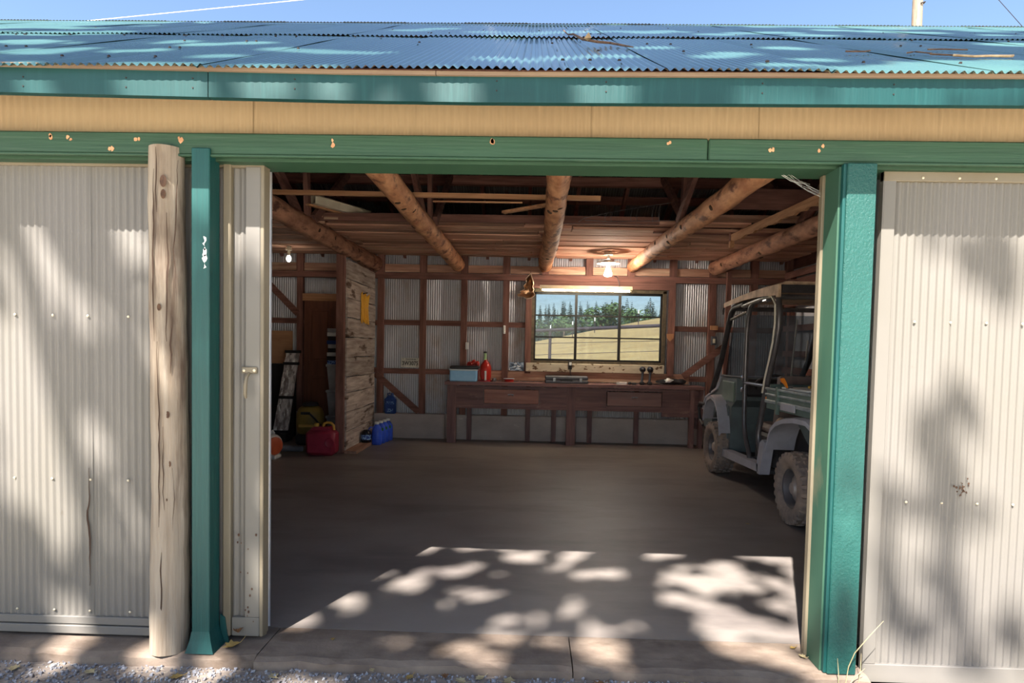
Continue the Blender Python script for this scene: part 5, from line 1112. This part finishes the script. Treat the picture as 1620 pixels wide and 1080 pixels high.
for x, y, h, lb in ((16.2, 86, 5.6, 'tall fir standing in the middle of the right window panes'), (19.6, 90, 5.2, 'tall fir near the right edge of the window view'), (12.8, 92, 5.0, 'fir at the left of the right window panes'), (23.0, 87, 5.2, 'fir at the far right edge of the window view')):
    tree('fir', x, y, h, lb, 'tree', 'trees behind the field', 1.2)
rr = random.Random(21)
for j in range(14):
    y0 = 108 + j * 9.5
    for i in range(19):
        y = y0 + rr.uniform(-2, 2); x = y0 * (-.10 + .46 * (i + (j % 2) * .5 + rr.uniform(-.12, .12)) / 18)
        tree('fir', x, y, (7.6 + (y - 112) * .028) * rr.uniform(.7, 1.15), 'distant fir on the forested hill behind the field', 'tree', 'distant hill firs', rr.uniform(.66, .8))
# utility pole behind the roof and the overhead wires
up_ = thing('utility_pole', (8.12, 14, 0), 'sunlit weathered utility pole rising behind the roof', 'pole')
MB().tube([(8.12, 14, -.1), (8.12, 14, 5), (8.11, 14, 10.6)], [.13, .115, .095], 14, wob=.06, seed=3).build('pole', 'post_wood', up_, True)
MB().tube([(8.11, 13.88, 8.95), (8.21, 13.9, 8.99), (8.23, 14.0, 9.0)], .012, 6).build('band', 'nail_dark', up_)
MB().rbox(7.3, 8.9, 13.85, 13.97, 9.9, 10.02, .01).build('crossarm', 'post_wood', up_)
tag(MB().tube([(-30, 14, 6.5), (-9.0, 14, 8.62), (-5.2, 14, 9.0), (2, 14, 9.75), (7.4, 13.95, 10.1)], .007, 6).build('overhead_wire', 'white_plastic', None, True), 'pale overhead wire slanting above the roof at left', 'wire')
tag(MB().tube([(8.45, 14.3, 10.05), (9.8, 14, 9.09), (10.36, 14, 8.5), (14, 14, 4.6), (17.5, 14, 0.0)], .006, 6).build('guy_wire', 'nail_dark', None, True), 'thin dark guy wire right of the utility pole', 'wire')

# ---------------------------------------------------------------- twigs on the roof
mat('twig', (120, 92, 72), (90, 66, 52), sc=(20, 20, 20), rough=.9)
mat('pale_twig', (206, 178, 142), (170, 138, 104), sc=(20, 20, 20), rough=.9)
def ron(x, y, dz=.02): return (x, y, zroof(y) + dz)
tg = thing('roof_twig', ron(.33, 4.3), 'long curved twig with one dry leaf on the roof near the centre', 'twig')
MB().tube([ron(.244, 5.8), ron(.25, 5.0), ron(.26, 4.5, .05), ron(.30, 4.08, .04), ron(.38, 4.0, .03), ron(.47, 4.05), ron(.52, 3.85), ron(.56, 3.72)], [.004, .006, .007, .008, .008, .007, .006, .003], 7).build('stem', 'twig', tg, True)
MB().add([ron(.30, 4.02, .05), ron(.325, 3.98, .09), ron(.345, 4.0, .055), ron(.325, 4.05, .03)], [(0, 1, 2, 3)]).build('leaf', 'pale_twig', tg)
for pts, m_, lb in (([(2.10, 3.30), (2.16, 3.24), (2.25, 3.26), (2.33, 3.25), (2.38, 3.28)], 'pale_twig', 'pale thick twig at the right end of the roof'), ([(1.94, 3.42), (2.0, 3.48), (2.03, 3.50), (2.05, 3.40)], 'twig', 'dark short hooked twig on the roof left of the pale one'),
                    ([(1.66, 3.5), (1.76, 3.5), (1.82, 3.56)], 'twig', 'faint thin twig on the roof, leftmost of the right group'), ([(2.2, 3.68), (2.30, 3.72), (2.42, 3.68)], 'twig', 'small brown twig higher up on the right of the roof'), ([(2.02, 3.36), (2.10, 3.31), (2.14, 3.26)], 'twig', 'thin dark twig touching the pale thick one')):
    tag(MB().tube([ron(a, b_, .022) for a, b_ in pts], .004 if m_ == 'twig' else .006, 7, wob=.4, seed=len(pts)).build('roof_twig', m_, None, True), lb, 'twig', 'twigs on the roof')

# ---------------------------------------------------------------- gravel, fallen leaves, weeds
rr = random.Random(5); gvl = MB()
for i in range(3600):
    x = rr.uniform(-2.75, 1.9); y = 2.60 + .34 * rr.random() ** .8; s_ = rr.choice((.004, .005, .006, .007, .009, .012)) * rr.uniform(.8, 1.3)
    o = len(gvl.v); c = Vector((x, y, -.056 + s_ * .3)); q = Vector((rr.gauss(0, 1), rr.gauss(0, 1), rr.gauss(0, 1))).normalized(); u = q.orthogonal().normalized(); w_ = q.cross(u)
    for v in (q * .7, u, w_, -u * rr.uniform(.7, 1.1), -w_ * rr.uniform(.7, 1.1), -q * .7): gvl.v.append(tuple(c + v * s_))
    gvl.f += [tuple(o + k for k in t) for t in ((0, 1, 2), (0, 2, 3), (0, 3, 4), (0, 4, 1), (5, 2, 1), (5, 3, 2), (5, 4, 3), (5, 1, 4))]
o = gvl.build('gravel_stones', 'gravel', None, False, False); o['kind'] = 'stuff'; o['label'] = 'loose blue grey gravel in front of the slab'; o['category'] = 'gravel'
mat('leaf_yellow', (152, 126, 72), (134, 106, 54), sc=(30, 30, 30), rough=.7)
mat('leaf_pale', (166, 152, 120), (148, 132, 94), sc=(30, 30, 30), rough=.7)
mat('leaf_brown', (124, 88, 56), (104, 70, 46), sc=(30, 30, 30), rough=.75)
def leaf(x, y, z, s_, m_, label, ang_=0, tilt=.3):
    b = MB(); pts = [(0, -1), (.28, -.75), (.5, -.35), (.85, -.2), (.55, .15), (.62, .55), (.28, .5), (0, 1.0), (-.28, .5), (-.6, .6), (-.52, .15), (-.85, -.15), (-.5, -.4), (-.25, -.75)]
    ca, sa = cos(ang_), sin(ang_)
    def P(p, dz): 
        h = tilt * s_ * (abs(p[0]) * .8 + .35 * p[1] * p[1]) + dz
        return (x + (p[0] * ca - p[1] * sa) * s_, y + (p[0] * sa + p[1] * ca) * s_, z + h)
    n = len(pts); b.v = [P(p, .003) for p in pts] + [P((0, 0), .003)] + [P(p, .0015) for p in pts] + [P((0, 0), .0015)]
    for k in range(n):
        b.f += [(k, (k + 1) % n, n), (n + 1 + (k + 1) % n, n + 1 + k, 2 * n + 1), (k, n + 1 + k, n + 1 + (k + 1) % n, (k + 1) % n)]
    b.tube([P((0, -1), .002), P((.1, -1.7), .004)], [.0015, .001], 5)
    return tag(b.build('fallen_leaf', m_, None, False, False), label, 'leaf', 'fallen leaves')
G = -.05
leaf(-2.39, 2.85, G, .03, 'leaf_pale', 'pale leaf on the gravel at the far left corner', .4)
leaf(-2.02, 2.84, G, .028, 'leaf_pale', 'pale leaf on the gravel below the left door', 1.2)
leaf(-1.60, 2.82, G, .03, 'leaf_yellow', 'yellow leaf on the gravel in front of the log post', 2.0)
leaf(-1.16, 2.855, G, .028, 'leaf_pale', 'pale pointed leaf on the gravel right of the teal post', .8)
leaf(-.527, 2.885, G, .024, 'leaf_yellow', 'orange yellow leaf on the gravel left of centre', 2.6)
leaf(-.362, 2.90, G, .022, 'leaf_brown', 'small tan leaf standing against the slab edge', .2, .9)
leaf(-.285, 2.87, G, .03, 'leaf_pale', 'large cream leaf on the gravel near the centre, left of a pair', 1.0)
leaf(-.198, 2.90, G, .026, 'leaf_pale', 'cream leaf touching the slab edge near the centre', 2.2)
leaf(-.06, 2.88, G, .034, 'leaf_pale', 'broad greyish leaf on the gravel just right of the cream pair', 3.0)
leaf(.354, 2.89, G, .028, 'leaf_brown', 'brown leaf on the gravel right of centre', 1.7)
leaf(.76, 2.90, G, .026, 'leaf_pale', 'pale leaf on the gravel toward the right post', .9)
leaf(-.71, 2.905, -.03, .016, 'leaf_pale', 'tiny pale leaf on the slab edge left of centre', .5)
leaf(-1.435, 3.02, .0, .042, 'leaf_yellow', 'big crumpled yellow leaf at the foot of the left door edge', 2.3, .8)
leaf(-1.425, 3.062, .055, .03, 'leaf_brown', 'brown leaf standing behind the crumpled yellow one', .6, 1.1)
leaf(-.97, 3.14, 0, .014, 'leaf_yellow', 'tiny yellow leaf on the concrete left of centre', .3)
leaf(1.375, 3.2, 0, .017, 'leaf_yellow', 'yellow leaf against the right door post', 1.9, .6)
leaf(1.385, 3.11, 0, .022, 'leaf_pale', 'pale leaf at the foot of the right door post', .4, .7)
leaf(-1.632, 3.075, 0, .02, 'leaf_brown', 'brown leaf wedged between the log post and teal post', .2, 1.0)
leaf(-1.63, 3.078, .075, .016, 'leaf_brown', 'upper brown leaf wedged between the log post and teal post', 1.3, 1.0)
leaf(1.95, 5.55, 0, .02, 'leaf_pale', 'tiny pale leaf on the floor beside the rear tyre', .9)
wd = thing('dry_weed', (1.50, 2.92, -.04), 'dry grass stems growing at the foot of the right post', 'weed')
for pts in ([(1.50, 2.92, -.06), (1.51, 2.91, .06), (1.53, 2.90, .13), (1.60, 2.90, .22), (1.66, 2.91, .28)], [(1.47, 2.915, -.06), (1.465, 2.91, .03), (1.455, 2.905, .10)], [(1.50, 2.92, -.06), (1.54, 2.90, .02), (1.58, 2.90, .06)], [(1.56, 2.92, -.06), (1.565, 2.91, .05), (1.57, 2.92, .12)]):
    MB().tube(pts, [.002] * (len(pts) - 1) + [.0007], 5).build('stem', 'leaf_pale', wd, True)
# cobwebs under the header at the right
mat('cobweb', (206, 204, 198), rough=.8)
cw = MB(); rr = random.Random(13)
hub = [(1.20, 3.12, 2.36), (1.25, 3.13, 2.335), (1.31, 3.13, 2.325), (1.385, 3.13, 2.29)]
cw.tube(hub, .0007, 4)
for k in range(7):
    a = Vector(hub[k % 3]) + Vector((rr.uniform(0, .05), 0, rr.uniform(-.004, .004))); e = Vector((1.19 + .2 * rr.random(), 3.12, 2.362)) if k % 2 else Vector((1.388, 3.12, 2.36 - .12 * rr.random()))
    cw.tube([a, (a + e) / 2 + Vector((0, 0, -.008)), e], .0004, 4)
tag(cw.build('cobweb', 'cobweb'), 'wispy cobweb under the header at the right post', 'cobweb')

# ---------------------------------------------------------------- the shade tree behind the camera that dapples the light
GP = [tuple(float(q) for q in t.split(',')) for t in GAPS.split(';')]
SH = [tuple(float(q) for q in t.split(',')) for t in SHADE.split(';')]
E1 = Vector((1, -.38, 0)).normalized(); E2 = E1.cross(SUN); E2 = E2 if E2.z > 0 else -E2
cells = {}
for a, b_, r in GP:
    for i in range(int((a - r - .1) // .25), int((a + r + .1) // .25) + 1):
        for j in range(int((b_ - r - .1) // .25), int((b_ + r + .1) // .25) + 1): cells.setdefault((i, j), []).append((a, b_, r))
def leafy(a, b_):
    """is this spot of the crown (seen along the sun's rays) closed by leaves?"""
    if a > .215 and 2.45 < b_ < 4.22 + .29 * (a - .43):
        if a < 1.35: return any((a - p) ** 2 + (b_ - q) ** 2 < (r * 1.14) ** 2 for p, q, r in SH)
        return noise.noise(Vector((a * 2.2, b_ * 2.2, 7))) > .05
    for p, q, r in cells.get((int(a // .25), int(b_ // .25)), ()):
        if (a - p) ** 2 + (b_ - q) ** 2 < max(.024, r * .62 - .006) ** 2: return False
    if a < -5.6 or b_ > 8.4 or b_ < 1.7 or a > 1.5:
        return noise.noise(Vector((a * 2.6, b_ * 2.6, 3))) < .12
    return True
tr = thing('shade_tree', (-4.6, -8.5, -.06), 'large leafy shade tree standing behind the viewpoint, dappling the light', 'tree')
lg = bpy.data.materials.new('leaf_green'); lg.use_nodes = True; MATS['leaf_green'] = lg
n_, l_ = lg.node_tree.nodes, lg.node_tree.links; n_.clear()
o_ = n_.new('ShaderNodeOutputMaterial'); d_ = n_.new('ShaderNodeBsdfDiffuse'); t_ = n_.new('ShaderNodeBsdfTranslucent'); x_ = n_.new('ShaderNodeMixShader'); x_.inputs[0].default_value = .55
d_.inputs[0].default_value = (.36, .36, .16, 1); t_.inputs[0].default_value = (.62, .56, .30, 1)
l_.new(d_.outputs[0], x_.inputs[1]); l_.new(t_.outputs[0], x_.inputs[2]); l_.new(x_.outputs[0], o_.inputs[0])
rr = random.Random(17); lv = MB()
for i in range(74000):
    a = rr.uniform(-6.0, 2.4); b_ = rr.uniform(.5, 8.6)
    if b_ < 1.5 and a > -.85: continue
    if not leafy(a, b_): continue
    s_ = rr.uniform(.05, .075) if i % 2 else rr.uniform(.09, .13)
    p = E1 * a + E2 * b_ - SUN * (11.0 + 2.6 * rr.random())
    v = (Vector((rr.gauss(0, .5), rr.gauss(0, .5), 1)) - SUN * .8).normalized(); u = v.orthogonal().normalized(); w_ = v.cross(u); q = rr.uniform(0, 2 * pi)
    u, w_ = u * cos(q) + w_ * sin(q), w_ * cos(q) - u * sin(q)
    pts = [p - u * s_, p - u * s_ * .2 + w_ * s_ * .6, p + u * s_, p - u * s_ * .2 - w_ * s_ * .6]
    if all(leafy(z_.dot(E1), z_.dot(E2)) for z_ in pts): lv.add(pts, [(0, 1, 2, 3)])
o = lv.build('foliage', 'leaf_green', tr, False, False); o['kind'] = 'stuff'

MB().tube([(-4.6, -8.5, -.1), (-4.5, -8.4, 2.5), (-4.3, -8.1, 6), (-4.0, -7.6, 9.5), (-3.6, -7.0, 12.5)], [.42, .34, .30, .22, .10], 14, wob=.15).build('trunk', 'trunk', tr, True)
for k in range(6):
    a0 = Vector((-4.3, -8.1, 6 + k * .6)); a1 = E1 * rr.uniform(-6.3, -5.7) + E2 * rr.uniform(2, 8.8) - SUN * 13.5
    MB().tube([a0, (a0 + a1) / 2 + Vector((0, 0, .5)), a1], [.12, .06, .015], 7).build('branch', 'trunk', tr, True)
